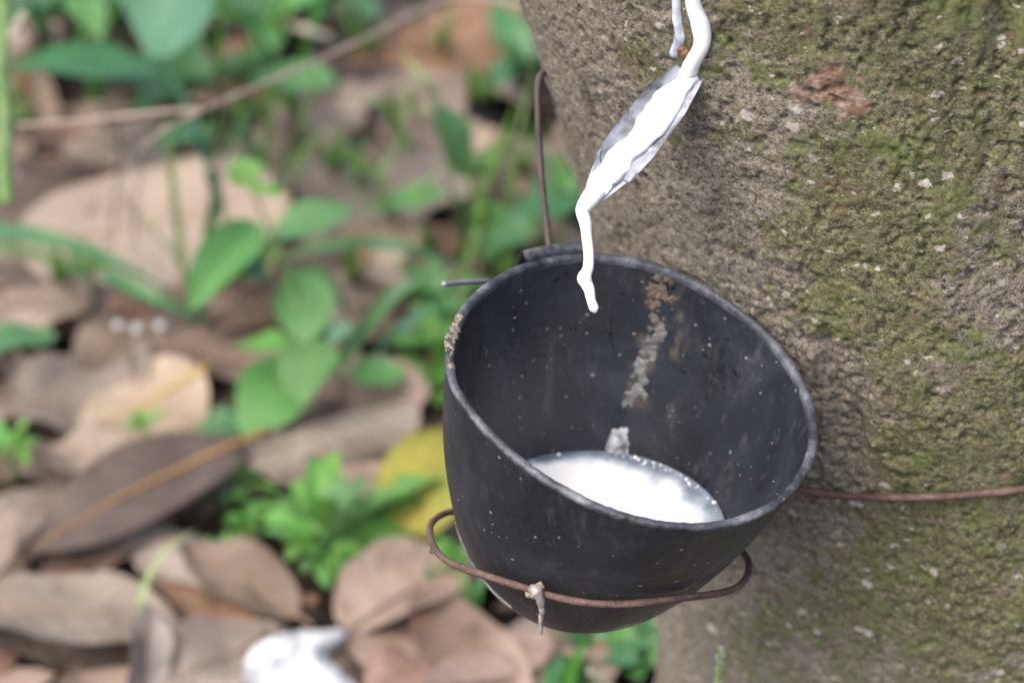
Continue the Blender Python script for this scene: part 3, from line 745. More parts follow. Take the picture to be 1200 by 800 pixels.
    P = spline([tp-np.array(ax)*.004, tp]+[np.array(D(x, y, tipd+.0005*i)) for i, (x, y) in enumerate(th_px)], 7)
    rad = np.interp(np.linspace(0,1,len(P)), [0,.1,.2,.35,.5,.62,.70,.76,.9,.97,1], [.0033,.0031,.0024,.0018,.0017,.0018,.0025,.0020,.0015,.0016,.0006])
    V, Fc = tube_data(P, list(rad), 12, .06); obj('thread', rebase(mesh(V, Fc), org), M_latex, lt)
    # thinner bluish side run left of the main trickle
    P = [np.array(trunk_hit(x, y, .0006)) for x, y in [(789,-80),(790,-40),(793,0),(794,22),(797,44),(790,64)]]
    P = spline(P, 7); V, Fc = tube_data(P, list(np.linspace(.0014,.0019,len(P))), 10, .2)
    t = NT('thin_blue_latex'); n1 = t.noise(t.coord(), 160, 4); t.set(t.ramp(n1, [(.38,(.22,.25,.32)), (.62,(.58,.63,.72))]), .3, t.bump(n1, .3, .001))
    obj('side_run', rebase(mesh(V, Fc), org), t.m, lt)
    # brown plug of old gum where the spout enters
    mb = MB(); q = trunk_hit(803, 60, .001)
    for k in range(7): mb.add(lump(np.array(q)+rng.normal(0,.0009,3)*(1,.4,1.6), rng.uniform(.0013,.002), k, .8, (0,-1,0), .5))
    o = obj('gum_plug', mb.mesh(org), plain('brown_gum', (.07,.035,.015), (.17,.09,.035), 200, .35), sp)
build_spout()

# ------------------------------------------------------------------ hero fallen leaves (positions on the ground in the photo)
def hero(label, mat, rib, bpx, tpx, W, z=(.012,.012), roll=0, name='dry_leaf', cat='leaf', group='fallen leaves carpeting the ground', **kw):
    if tpx[0] < bpx[0]: roll = -roll                         # positive roll lifts the far edge
    return make_leaf(name, label, cat, mat, rib, G(*bpx, z[0]), G(*tpx, z[1]), W, R(roll), group, **kw)
D_ = DRY
hero('large grey tan leaf with a level midrib in the lower left corner', D_['taupe'], M_rib, (-70,716), (215,738), .078, (.03,.03), -8, curl=.45, arch=.25, wrinkle=.004, edge=.003, seed=3, ribr=.0012)
hero('pointed grey leaf curled upright with a dark tip near the lower left', D_['grey'], M_drib, (165,815), (172,706), .034, (.02,.055), 35, curl=1.3, arch=.5, seed=11, wrinkle=.003, a=.7)
hero('crinkled pale brown leaf beside the upright curled leaf at the bottom edge', D_['taupe'], M_drib, (330,735), (190,815), .062, (.022,.024), 6, curl=.5, wrinkle=.007, edge=.006, seed=5, arch=.5)
hero('big smooth taupe leaf lying below the cup, next to the white spill', D_['pink'], M_rib, (400,748), (650,752), .062, (.03,.034), -4, curl=-.35, arch=-.3, wrinkle=.003, edge=.004, seed=8, b=.6, a=.9)
hero('tan folded leaf with a dark midrib under the lush weed', D_['pink'], M_drib, (405,745), (548,648), .075, (.022,.03), -6, curl=.3, fold=.25, arch=.2, wrinkle=.003, seed=13, ribr=.0017)
hero('dark chocolate leaf with a bright orange midrib', D_['dark'], M_orib, (290,516), (18,655), .062, (.05,.034), 12, curl=.35, arch=.35, wrinkle=.002, edge=.003, seed=2, ribr=.0022, pet=.1, a=.9, b=.8)
hero('reddish brown leaf tucked under the dark orange-ribbed leaf', D_['rust'], M_rib, (205,585), (45,690), .05, (.022,.018), 10, curl=.4, arch=.3, seed=17)
hero('dull olive brown leaf with a raised back below the orange-ribbed leaf', D_['taupe'], M_rib, (290,690), (140,612), .055, (.02,.024), 8, curl=-.8, arch=.4, seed=19, wrinkle=.005)
hero('rusty leaf folded over itself left of the white spill', D_['rust'], M_drib, (180,680), (370,700), .05, (.022,.026), -14, curl=-.7, arch=-.4, seed=23, wrinkle=.006)
hero('purplish brown crumpled leaf below the lush weed', D_['brown'], M_rib, (350,720), (215,640), .045, (.026,.03), 16, curl=.9, arch=.5, seed=24, wrinkle=.008)
hero('broad light tan leaf with a yellow rib standing at its right end', D_['cream'], M_yrib, (238,432), (95,500), .08, (.032,.022), 14, curl=-.4, arch=-.5, seed=29, wrinkle=.003, ribr=.0018, pet=.05)
hero('wide brown leaf with a wavy dark-shaded edge left of the light tan leaf', D_['taupe'], M_rib, (165,395), (-40,500), .11, (.028,.03), -6, curl=-.45, arch=-.5, seed=31, wrinkle=.005, edge=.012, ef=9)
hero('very pale leaf strip showing between the brown and dark leaves', D_['cream'], M_rib, (180,510), (40,556), .04, (.016,.014), 8, curl=.3, seed=37)
hero('leaf rolled into a brown tube left of the yellow leaf', D_['taupe'], M_rib, (285,535), (490,470), .085, (.04,.05), 4, curl=-1.9, arch=.2, seed=41, wrinkle=.004, a=1.0, b=.5)
hero('wide pinkish leaf at the left edge above the green leaf', D_['pink'], M_rib, (-40,375), (110,320), .08, (.026,.03), -6, curl=-.4, arch=-.4, seed=43, edge=.008)
hero('biggest cream coloured leaf, lying level behind the seedling', D_['cream'], M_rib, (20,285), (345,215), .15, (.03,.05), 14, curl=-.25, arch=-.35, seed=47, wrinkle=.003, b=.6)
hero('tan leaf with a grey purple sheen behind the seedling', D_['grey'], M_rib, (540,215), (335,190), .13, (.04,.03), 8, curl=-.4, arch=-.5, seed=53, wrinkle=.004)
hero('orange brown leaf at the top edge left of the trunk', D_['rust'], M_rib, (400,70), (610,5), .15, (.03,.05), -4, curl=-.3, arch=-.3, seed=59, b=.6)
hero('dark purple brown leaf at the left edge behind the fuzzy stem', D_['dark'], M_rib, (-20,290), (120,200), .09, (.02,.03), 10, curl=.4, seed=61)
hero('reddish leaf on the left below the dark hollow', D_['rust'], M_rib, (20,190), (150,215), .08, (.02,.02), 0, curl=-.4, seed=67)
hero('tan leaf curling in from the left edge above the grey tan leaf', D_['pink'], M_rib, (-25,690), (12,585), .05, (.03,.04), -20, curl=.7, arch=.5, seed=71)
hero('dark brown leaf half hidden under the seedling', D_['brown'], M_rib, (330,440), (170,405), .06, (.018,.02), 0, curl=.4, seed=73)
hero('pale pinkish leaf standing behind the thin grass at the top centre', D_['pink'], M_rib, (370,170), (540,85), .14, (.03,.05), 6, curl=-.35, arch=-.3, seed=79)
hero('rust red leaf seen through the gap under the cup', D_['rust'], M_rib, (660,765), (790,742), .05, (.012,.02), 0, curl=-.5, seed=83)
hero('grey brown leaf with a pale edge just under the cup', D_['grey'], M_rib, (585,800), (680,722), .055, (.02,.024), 18, curl=-.8, arch=-.3, seed=89)
hero('yellow dying leaf beside the left side of the cup', D_['yellow'], M_yrib, (478,628), (517,500), .056, (.036,.06), 12, curl=.35, arch=.3, seed=97, name='yellow_leaf')
hero('pink tan leaf behind the wire near the trunk', D_['pink'], M_rib, (590,225), (690,170), .11, (.03,.03), 0, curl=-.4, seed=101)
hero('orange brown leaf standing on edge among the grass at the top left', D_['rust'], M_rib, (270,130), (290,40), .05, (.03,.06), 30, curl=.4, seed=103)
hero('crumbled brown leaf right of the orange-ribbed leaf', D_['brown'], M_rib, (330,535), (190,590), .06, (.022,.024), -16, curl=-.8, arch=.3, seed=107, wrinkle=.009)
hero('small greyish leaf in the litter at the upper left', D_['grey'], M_rib, (90,205), (200,150), .08, (.02,.02), 4, curl=-.4, seed=109)
hero('tan leaf in the gap between the seedling and the cup', D_['pink'], M_rib, (400,480), (505,455), .06, (.03,.045), 20, curl=.6, seed=113)
hero('brownish pink leaf behind the arching grass blades', D_['pink'], M_rib, (360,330), (560,365), .10, (.02,.02), 4, curl=-.3, seed=127)
hero('rust tinted leaf crossing behind the middle weed', D_['rust'], M_rib, (400,275), (540,290), .09, (.024,.024), -4, curl=-.4, seed=131)
hero('tan leaf lying under the three white seeds', D_['brown'], M_rib, (90,430), (230,345), .07, (.02,.022), 0, curl=-.4, seed=137, wrinkle=.005)
hero('torn brown leaf at the bottom edge in front of the white spill', D_['rust'], M_rib, (430,815), (500,775), .035, (.045,.05), 10, curl=.6, seed=139)

# white latex spilled over a leaf on the ground
def spill():
    t = NT('spilled_latex'); co = t.coord(); n1 = t.noise(co, 45, 5, .65, .5); n2 = t.noise(co, 230, 4, .7)
    col = t.ramp(n1, [(.36,(.20,.21,.235)), (.47,(.38,.39,.41)), (.58,(.58,.58,.575))]); col = t.mix(t.mask(n2, .66, .72), col, (.22,.19,.15))
    M_spill = t.set(col, .35, t.bump(n1, .5, .004, t.bump(n2, .4, .001)), .45)
    pl = [(286,778),(292,764),(310,752),(335,742),(362,738),(388,734),(408,735),(398,747),(384,757),(380,764),(390,774),(402,784),(412,794),(420,806),(400,812),(350,812),(312,806),(300,800),(296,795),(288,790)]
    zz = .036; E_ = np.array([np.array(G(x, y, zz)) for x, y in pl]); E_ = np.concatenate([np.linspace(E_[k], E_[(k+1)%len(E_)], 6, endpoint=False) for k in range(len(E_))]); E_ = E_+np.outer(.0022*fbm(np.arange(len(E_))*.7, np.zeros(len(E_)), np.zeros(len(E_)), 3), (1,1,0)); c = E_.mean(0); V = []; n = len(E_)
    rings = [0.03,.25,.45,.6,.75,.86,.94,1.0,1.01]
    for k, s in enumerate(rings):
        for e in E_:
            p = c+(e-c)*s; z = zz+.0035*(1-s**3)+.007*float(fbm(np.array(p[0]*45), np.array(p[1]*45), np.array(0.), 3))*(1-s*.4)-(.005 if k == len(rings)-1 else 0)-.02*(p[0]-c[0])*0
            V.append((p[0], p[1], z))
    o = obj('latex_spill', rebase(mesh(np.array(V), grid_faces(len(rings), n, True)+[tuple(range(n))[::-1]]), c), M_spill); o.location = c
    tag(o, 'bright white latex spilled over the leaves at the bottom edge', 'latex')
spill()
for i, (px, py, lb) in enumerate([(139,381,'leftmost of the three small white seeds on the litter'), (160,385,'middle one of the three small white seeds on the litter'), (188,382,'rightmost of the three small white seeds on the litter')]):
    p = np.array(G(px, py, .034)); V, Fc = lump((0,0,0), .0034, i+3, .85, (0,0,1), .3, 3); o = obj('seed', mesh(V, Fc), M_seed); o.location = p
    tag(o, lb, 'seed', 'white seeds on the litter')

# ------------------------------------------------------------------ filler leaves, each its own thing
def fillers():
    rng = np.random.default_rng(21)
    protos = []
    pal = ['taupe','pink','brown','rust','grey','dark','cream','brown','taupe','pink','dark','brown']
    for i in range(24):
        L = rng.uniform(.07,.14); W = L*rng.uniform(.36,.5)
        f = leaf_surface(L, W, arch=rng.uniform(-.7,.8), curl=rng.uniform(-.9,.9), twist=rng.uniform(-.6,.6), wrinkle=rng.uniform(.003,.007), edge=rng.uniform(.001,.005), seed=200+i*1.37, a=rng.uniform(.75,.95), b=rng.uniform(.65,.85), fold=rng.uniform(-.1,.25))
        protos.append((blade_mesh(f, 22, 9), rib_mesh(f, .0009, .1, .92, 14), DRY[pal[i % 12]], L))
        protos[-1][0].materials.append(protos[-1][2]); protos[-1][1].materials.append(M_rib)
    n = 0; tries = 0
    words = {'taupe':'plain taupe','pink':'pinkish tan','brown':'dull brown','rust':'rust coloured','grey':'weathered grey','dark':'dark chocolate','cream':'pale cream'}
    while n < 225 and tries < 4000:
        tries += 1
        px = rng.uniform(-140, 800); py = rng.uniform(-90, 860)
        if px > 640 and not (715 < py): continue
        if 255 < px < 540 and 540 < py < 715: continue
        g = G(px, py, 0)
        ax, ay, r = trunk_axis(0.05)
        if math.hypot(g.x-ax, g.y-ay) < r+.03: continue
        # even cover on the ground, not on the picture
        if rng.random() > (g.y/2.4)**2*1.0+.12: continue
        k = int(rng.integers(0, 24)); b, rb, m, L = protos[k]
        kind = pal[k % 12]
        t_ = thing('fallen_leaf', f'{words[kind]} fallen leaf, one of those mostly hidden beneath the larger litter leaves', 'leaf', group=f'{words[kind]} leaves beneath the larger ones')
        t_.location = (g.x, g.y, rng.uniform(-.004,.012)); t_.rotation_euler = (rng.normal(0,.25), rng.normal(0,.2), rng.uniform(0, 6.28))
        o1 = link(bpy.data.objects.new('blade', b), t_); o2 = link(bpy.data.objects.new('midrib', rb), t_)
        n += 1
    # litter outside the frame and crumbs: uncountable
    V = []; Fc = []; UV = []
    def put(me, M, scale):
        nonlocal V, Fc, UV
        o = len(V); V += [M @ (v.co*scale) for v in me.vertices]; Fc += [tuple(o+i for i in p.vertices) for p in me.polygons]
    protos2 = []
    for i in range(8):
        f = leaf_surface(.1, .045, arch=rng.uniform(-.7,.8), curl=rng.uniform(-.8,.8), twist=.3, wrinkle=.005, seed=400+i*2.1); protos2.append(blade_mesh(f, 8, 5))
    cnt = 0
    while cnt < 2600:
        x, y = (rng.uniform(-3, 3.5), rng.uniform(.2, 5.5)) if cnt > 400 else (rng.uniform(-.1, .5), rng.uniform(.75, 2.2))
        q = project(np.array([[x, y, 0]]))[0]
        if -100 < q[0] < 1330 and -70 < q[1] < 850 and (x-.05) < .25 and not ((q[0] > 700 and q[1] < 700) or (q[0] > 560 and 330 < q[1] < 660)): continue
        ax, ay, r = trunk_axis(.03)
        if math.hypot(x-ax, y-ay) < r+.06: continue
        M = Matrix.Translation((x, y, rng.uniform(-.005,.015))) @ Matrix.Rotation(rng.uniform(0,6.28), 4, 'Z') @ Matrix.Rotation(rng.normal(0,.25), 4, 'X') @ Matrix.Rotation(rng.normal(0,.2), 4, 'Y')
        put(protos2[cnt % 8], M, rng.uniform(.7,1.5)); cnt += 1
    me = mesh(V, Fc)
    t = NT('litter_brown'); v = t.coord(); n1 = t.noise(v, 9, 2); n2 = t.noise(v, 60, 5, .6)
    col = t.ramp(n1, [(.3,(.10,.062,.044)), (.45,(.19,.14,.11)), (.55,(.25,.18,.14)), (.7,(.13,.10,.085))]); col = t.mix(t.mask(n2,.5,.7), col, (.08,.055,.04))
    o = obj('leaf_litter', me, t.set(col, .65, t.bump(n2, .5, .003), .3)); o['kind'] = 'stuff'; o['label'] = 'brown leaf litter covering the ground all around'
    mb = MB()
    for i in range(900):
        px = rng.uniform(-100, 820); py = rng.uniform(0, 840); g = G(px, py, 0); s = rng.uniform(.002,.008)
        a = rng.uniform(0, 6.28); c_, s_ = math.cos(a), math.sin(a); z = rng.uniform(-.004,.02)
        q = [np.array((g.x+(c_*u-s_*v)*s, g.y+(s_*u+c_*v)*s, z+rng.uniform(-.4,.4)*s)) for u, v in ((-1,-.4),(0,-.7),(1.2,0),(.2,.6),(-.8,.5))]
        mb.add((q, [(0,1,2,3,4)]))
    o = obj('litter_crumbs', mb.mesh(smooth=False), t.m); o['kind'] = 'stuff'; o['label'] = 'crumbled bits of dead leaf scattered over the litter'
fillers()

# ------------------------------------------------------------------ green plants
def gp(l): return [np.array(G(*p)) for p in l]
def seedling():
    org = np.array(G(352, 500, .0)); p = thing('broadleaf_seedling', 'green seedling with smooth oval leaves left of the cup', 'plant', tuple(org))
    stem_part(p, org, gp([(352,500,.0),(348,455,.045),(352,400,.085),(340,330,.115),(312,260,.15),(292,215,.185)]), .0016, .0009, M_stem)
    for (b, tp, W, roll, mat, kw) in [
        ((305,262,.145),(222,362,.12), .036, -16, 'fresh', dict(fold=.35, arch=.3)),
        ((322,278,.13),(416,242,.135), .034, 8, 'fresh', dict(curl=.3, arch=.4)),
        ((360,402,.09),(352,312,.115), .040, 0, 'fresh', dict(curl=.25, arch=.3, a=.95)),
        ((368,398,.09),(352,475,.075), .040, 6, 'fresh', dict(curl=.3, arch=.4, a=.75)),
        ((356,420,.06),(285,512,.04), .050, -14, 'fresh', dict(curl=.3, arch=.3)),
        ((410,440,.06),(475,438,.055), .029, 10, 'fresh', dict(curl=.3, arch=.3)),
        ((345,402,.09),(276,408,.085), .020, -6, 'lime', dict(curl=.3, arch=.4)),
        ((385,400,.09),(412,378,.095), .016, 4, 'blue', dict(curl=.3, arch=.4)),
        ((290,220,.185),(283,180,.2), .022, 0, 'lime', dict(curl=.3, arch=.4)),
        ((292,222,.185),(330,228,.18), .014, 0, 'lime', dict(curl=.3, arch=.4)),
        ((285,490,.03),(232,512,.025), .034, 0, 'deep', dict(curl=.3, arch=.4)),
        ((302,330,.12),(300,300,.13), .012, 0, 'blue', dict(curl=.3)),
        ]:
        plant_leaf(p, org, GREEN[mat], G(*b), G(*tp), W, R(roll), 22, 9, seed=random.random()*50, wrinkle=.001, edge=.001, **kw)
    for pts in ([(350,410,.085),(300,410,.088)], [(352,440,.06),(410,440,.06)], [(340,330,.115),(325,280,.13)], [(345,440,.06),(352,425,.06)]):
        stem_part(p, org, gp(pts), .0008, .0006, M_stem, 'petiole')
seedling()
def lush():
    rng = np.random.default_rng(5)
    org = np.array(G(380, 655, .0)); p = thing('lush_weed', 'lush bright green weed with toothed leaves growing left of the cup', 'plant', tuple(org))
    c = (380,640)
    tips = [(322,583,.05),(368,533,.075),(395,527,.07),(462,572,.06),(448,606,.045),(332,612,.035),(335,655,.025),(425,648,.03),(405,556,.085),(300,588,.03),(462,622,.03),(385,690,.02),(355,672,.02),(500,588,.045),(508,612,.035),(490,640,.025),(470,660,.02),(520,560,.05),(330,635,.045),(310,605,.05),(430,560,.07),(345,560,.06),(410,690,.02),(365,650,.055),(415,600,.09),(350,605,.085),(385,585,.1),(440,665,.015),(300,625,.02)]
    stem_part(p, org, gp([(380,655,.0),(382,630,.03),(384,605,.06)]), .002, .0015, M_stem)
    for i, (x, y, z) in enumerate(tips):
        bz = .015+z*.45
        b = G(c[0]+(x-c[0])*.18, c[1]+(y-c[1])*.18, bz); t_ = G(x, y, z); L = (t_-b).length
        plant_leaf(p, org, GREEN['lime' if i % 4 else 'fresh'], b, t_, max(.014, L*.40), R(rng.uniform(-25,25)), 28, 7, seed=i*1.7, arch=rng.uniform(.5,1.1), curl=.4, fold=.2, serr=.26, wrinkle=.0018, edge=.001, a=1.05, b=.8)
lush()
def rosette_proto(n, L, mat, seed, ser=.2, wk=.42):
    rg = np.random.default_rng(seed); p = thing('weed_sprout', None, 'plant')
    V, Fc = tube_data([(0,0,-.005),(0.001,0,.01),(0,.001,.02)], .0013, 6); obj('stem', mesh(V, Fc), M_stem, p)
    for i in range(n):
        a = i*2.399+rg.uniform(-.3,.3); el = rg.uniform(.15,1.0); l = L*rg.uniform(.6,1.1)
        b = Vector((math.cos(a)*.003, math.sin(a)*.003, .012+.008*(i/n))); t_ = b+Vector((math.cos(a)*math.cos(el), math.sin(a)*math.cos(el), math.sin(el)*.7))*l
        plant_leaf(p, (0,0,0), mat, b, t_, l*wk, R(rg.uniform(-20,20)), 14, 5, seed=seed+i*.7, arch=.8, curl=.4, serr=ser, wrinkle=.001, edge=.0008)
    return p
P1 = rosette_proto(12, .022, GREEN['lime'], 11); P2 = rosette_proto(9, .055, GREEN['fresh'], 23, 0., .45); P3 = rosette_proto(9, .075, GREEN['deep'], 37, 0., .4); P4 = rosette_proto(14, .04, GREEN['lime'], 51, .25)
spots = [  # proto, px, py, z, scale, label
 (P1, 282,600,.006,1.2,'feathery green sprout left of the lush weed'), (P1, 250,592,.006,.9,'small green sprout right of the dark orange-ribbed leaf'),
 (P1, 172,514,.03,.7,'tiny bright sprout above the dark orange-ribbed leaf'), (P1, 16,556,.02,1.2,'bright green sprout at the left edge in a dark gap'),
 (P1, 108,338,.03,1.,'tiny yellow green sprout among the white seeds and the pink leaf'), (P1, 300,640,.004,1.0,'low sprout just left of the lush weed base'),
 (P4, 512,432,.03,1.0,'bright green sprout touching the left side of the cup'), (P4, 505,480,.01,.9,'green sprout between the yellow leaf and the rolled leaf'),
 (P1, 545,690,.015,1.2,'green sprout under the left side of the wire ring'), (P2, 505,372,.02,.8,'light green leafy weed left of the cup rim'),
 (P2, 60,405,.03,.01,None),
 (P2, 600,290,.03,.7,'green weed behind the left of the cup rim'), (P2, 660,255,.03,.8,'green weed behind the wire upright near the trunk'),
 (P3, 700,785,.0,.8,'dark green weed in the shade under the cup'), (P2, 740,800,.0,.7,'lighter green weed at the bottom edge beneath the cup'),
 (P3, 60,40,.02,1.3,'dark weed at the upper left corner'), (P3, 140,55,.02,1.5,'dark weed left of the bluish leaf at the top'), (P2, 240,45,.02,1.4,'fresh green weed right of the bluish leaf at the top'),
 (P2, 310,60,.03,1.5,'fresh green weed at the top, left of the pale twig'), (P3, 360,30,.02,1.5,'dark green weed at the top behind the pale twig'), (P2, 400,-10,.02,1.4,'fresh weed at the top edge near the orange brown leaf'),
 (P3, 220,130,.02,1.2,'deep green weed below the bluish leaf'), (P2, 100,-20,.02,1.4,'light green weed at the top edge left'), (P3, 620,95,.02,1.0,'dark weed in the gap left of the trunk top'),
 (P3, 180,0,.0,1.3,'dark green weed under the bluish leaf at the top'), (P2, 590,45,.0,.8,'green weed near the trunk at the top edge'),
 (P2, 560,215,.03,.6,'leafy weed behind the thin grass left of the wire'), (P3, 290,-40,.0,1.5,'dark weed at the top edge above the grass'),
 (P1, 265,665,.006,.8,'small low sprout below the olive brown leaf'), (P4, 480,655,.004,.8,'green sprout between the lush weed and the wire ring'), (P3, 430,672,.0,.4,'small dark sprout below the lush weed'),
]
for i, (pr, px, py, z, s, lb) in enumerate(spots):
    if lb is None: continue
    o = copy_tree(pr); o.location = G(px, py, z); o.scale = (s,s,s); o.rotation_euler = (0,0,i*1.9); tag(o, lb, 'plant', 'weeds growing through the litter')
for pr in (P1, P2, P3, P4):
    for ch in list(pr.children): bpy.data.objects.remove(ch)
    bpy.data.objects.remove(pr)
# single leaves and larger foliage
def one_leaf_plant(label, mat, stem, b, tp, W, roll=0, **kw):
    org = np.array(G(*stem)); p = thing('leafy_weed', label, 'plant', tuple(org), 'weeds growing through the litter')
    stem_part(p, org, [org, np.array(G(*b))*.5+org*.5+np.array((0,0,.01)), np.array(G(*b))], .0014, .0009, M_stem)
    plant_leaf(p, org, GREEN[mat], G(*b), G(*tp), W, R(roll), 26, 9, wrinkle=.0015, edge=.002, **kw); return p
one_leaf_plant('green oval leaf lying at the left edge on the wide brown leaf', 'deep', (-30,430,.0), (-25,405,.05), (66,396,.05), .034, 0, seed=2, curl=.3, arch=.3)
one_leaf_plant('long dark green leaf reaching level across the upper left', 'deep', (-20,130,.0), (5,82,.12), (205,88,.10), .060, 0, seed=4, curl=.4, arch=.4)
one_leaf_plant('yellow green leaf end below the bluish leaf at the upper left', 'fresh', (120,130,.0), (125,95,.10), (195,92,.09), .045, 0, seed=5, curl=.3, arch=.3)
one_leaf_plant('broad bluish green leaf hanging from the top edge', 'blue', (260,-60,.0), (228,-50,.20), (178,68,.13), .105, -10, seed=6, curl=.4, arch=.5)
one_leaf_plant('green leaf tip in the top left corner', 'deep', (-40,-30,.0), (-40,0,.16), (62,0,.14), .06, 0, seed=7, curl=.4)
one_leaf_plant('upright green leaf on a thin stem in the top centre', 'fresh', (540,330,.0), (540,205,.08), (512,118,.13), .045, 20, seed=8, curl=.4, arch=.2)
one_leaf_plant('light green leaf pointing left below the upright leaf', 'fresh', (560,300,.0), (530,226,.07), (428,248,.06), .03, 0, seed=9, curl=.3, arch=.3)
one_leaf_plant('dull green leaf beside the wire upright', 'deep', (640,330,.0), (590,262,.06), (690,232,.07), .04, 0, seed=10, curl=.3)
one_leaf_plant('dull green leaf tucked behind the cup lug', 'deep', (640,330,.0), (560,300,.05), (630,262,.07), .04, 0, seed=12, curl=.3)
one_leaf_plant('green leaf in the top left among the grass', 'fresh', (90,60,.0), (85,-10,.12), (118,45,.10), .03, 0, seed=14, curl=.3)
one_leaf_plant('fresh leaf at the top right of the bluish leaf', 'fresh', (260,60,.0), (262,-10,.14), (330,20,.12), .06, 0, seed=15, curl=.3)
one_leaf_plant('fresh leaf at the top behind the long twig', 'fresh', (380,80,.0), (290,95,.10), (400,100,.10), .05, 0, seed=16, curl=.3)
one_leaf_plant('dark leaf just below the twig fork', 'deep', (270,190,.0), (180,165,.06), (250,160,.06), .04, 0, seed=18, curl=.3)
one_leaf_plant('light green leaf left of the cup rim on the ground', 'fresh', (500,400,.0), (545,355,.05), (480,378,.045), .022, 0, seed=20, curl=.3)
# grass
def tuft(label, blades, group='tufts of grass in the litter'):
    b0 = np.array(G(*blades[0][0][0])); b0[2] = 0; p = thing('grass_tuft', label, 'grass', tuple(b0), group)
    for i, (pts, W, mat) in enumerate(blades):
        P = np.array(spline(gp(pts), 8)); n = len(P); V = []
        for k in range(n):
            T = P[min(k+1,n-1)]-P[max(k-1,0)]; T /= np.linalg.norm(T); S = np.cross(T, (0,-.5,.8)); S /= np.linalg.norm(S)+1e-9; N = np.cross(S, T)
            u = k/(n-1); w = W/2*max(.04, min(1, u*6+.4)*(1-u**2.2))
            for v in (-1,-.5,0,.5,1): V.append(P[k]+S*w*v+N*w*.45*abs(v))
        me = mesh(np.array(V)-b0, grid_faces(n, 5)); uvl = me.uv_layers.new(name='UVMap')
        for lp in me.loops: uvl.data[lp.index].uv = ((lp.vertex_index//5)/n, (lp.vertex_index % 5)/4)
        obj('blade', me, GREEN[mat], p)
    return p
tuft('tall thin grass behind the seedling with a pale straight blade', [
  ([(216,315,.03),(207,240,.10),(198,170,.16),(190,130,.19)], .007, 'pale'), ([(240,340,.02),(252,240,.10),(268,180,.16),(300,120,.2)], .010, 'deep'),
  ([(225,350,.03),(205,300,.08),(160,240,.12)], .004, 'pale'), ([(262,260,.04),(240,180,.13),(215,120,.17),(190,70,.2)], .009, 'blue'), ([(240,365,.03),(222,330,.06),(205,300,.09)], .006,'pale')])
tuft('tall green grass above the seedling reaching the top edge', [
  ([(310,215,.03),(318,130,.14),(328,50,.22),(330,-30,.28)], .010, 'grass'), ([(318,225,.03),(345,170,.12),(362,120,.17),(372,60,.22)], .009, 'grass'),
  ([(325,240,.03),(345,190,.08),(385,150,.12)], .007, 'grass'), ([(300,210,.03),(290,150,.10),(285,90,.16)], .010, 'blue'), ([(335,235,.03),(350,205,.07),(362,160,.1)], .009, 'grass'), ([(305,200,.03),(270,110,.14),(240,20,.22)], .009, 'grass')])
tuft('dark blades arching right behind the seedling', [
  ([(330,305,.03),(400,288,.09),(480,292,.10),(575,325,.06)], .013, 'deep'), ([(390,440,.02),(430,385,.07),(470,340,.10),(530,310,.11)], .013, 'deep'), ([(440,420,.02),(470,385,.06),(520,350,.07)], .010, 'blue'), ([(350,310,.03),(385,330,.08),(420,390,.05)], .009, 'deep')])
tuft('long dark blade lying across the left of the litter', [([(-30,270,.07),(60,282,.08),(130,305,.07),(215,352,.05)], .014, 'deep'), ([(120,320,.05),(180,350,.05),(250,380,.03)], .010, 'deep'), ([(-20,290,.04),(40,300,.06),(110,330,.05)], .008, 'grass')])
tuft('pale thin grass left of the wire upright', [([(598,260,.03),(600,200,.08),(612,140,.14),(628,70,.2)], .009, 'pale'), ([(560,270,.03),(575,200,.1),(605,120,.16)], .007, 'grass'), ([(560,270,.03),(545,190,.09),(470,100,.16)], .006, 'grass'), ([(540,330,.02),(555,280,.06),(560,230,.08)], .007, 'pale'), ([(480,180,.03),(455,130,.07),(410,110,.09)], .008,'grass'), ([(520,150,.03),(500,100,.08),(470,60,.1)], .008,'pale')])
tuft('single pale green blade curving over the grey tan leaf', [([(160,745,.03),(166,700,.055),(185,655,.07),(230,618,.08)], .004, 'pale')])
tuft('grass at the top edge left of the bluish leaf', [([(90,70,.02),(100,20,.1),(85,-40,.16)], .012, 'grass'), ([(110,90,.02),(125,40,.1),(150,-20,.16)], .010, 'grass'), ([(60,60,.02),(40,10,.1),(50,-40,.16)], .012, 'deep')])
tuft('grass at the top edge right of the bluish leaf', [([(250,110,.02),(262,40,.1),(255,-40,.18)], .014, 'grass'), ([(275,110,.02),(300,50,.1),(340,-10,.16)], .012, 'lime'), ([(350,90,.02),(365,40,.1),(380,-30,.16)], .012, 'grass'), ([(390,80,.02),(420,30,.1),(440,-20,.14)], .010, 'deep'), ([(330,110,.02),(310,60,.08),(290,10,.14)], .012,'deep')])
tuft('grass in front of the trunk foot below the cup', [([(655,830,.02),(672,780,.06),(690,745,.09)], .009, 'grass'), ([(690,830,.02),(680,790,.05),(650,760,.07)], .010, 'deep'), ([(720,830,.02),(705,800,.04),(690,785,.05)], .006, 'pale')])
tuft('tiny green blades poking up under the wire ring', [([(548,720,.02),(545,690,.04),(540,665,.05)], .008, 'grass'), ([(552,720,.02),(560,690,.04),(572,668,.05)], .008, 'deep'), ([(505,700,.02),(500,680,.03),(503,660,.035)], .006, 'deep')])

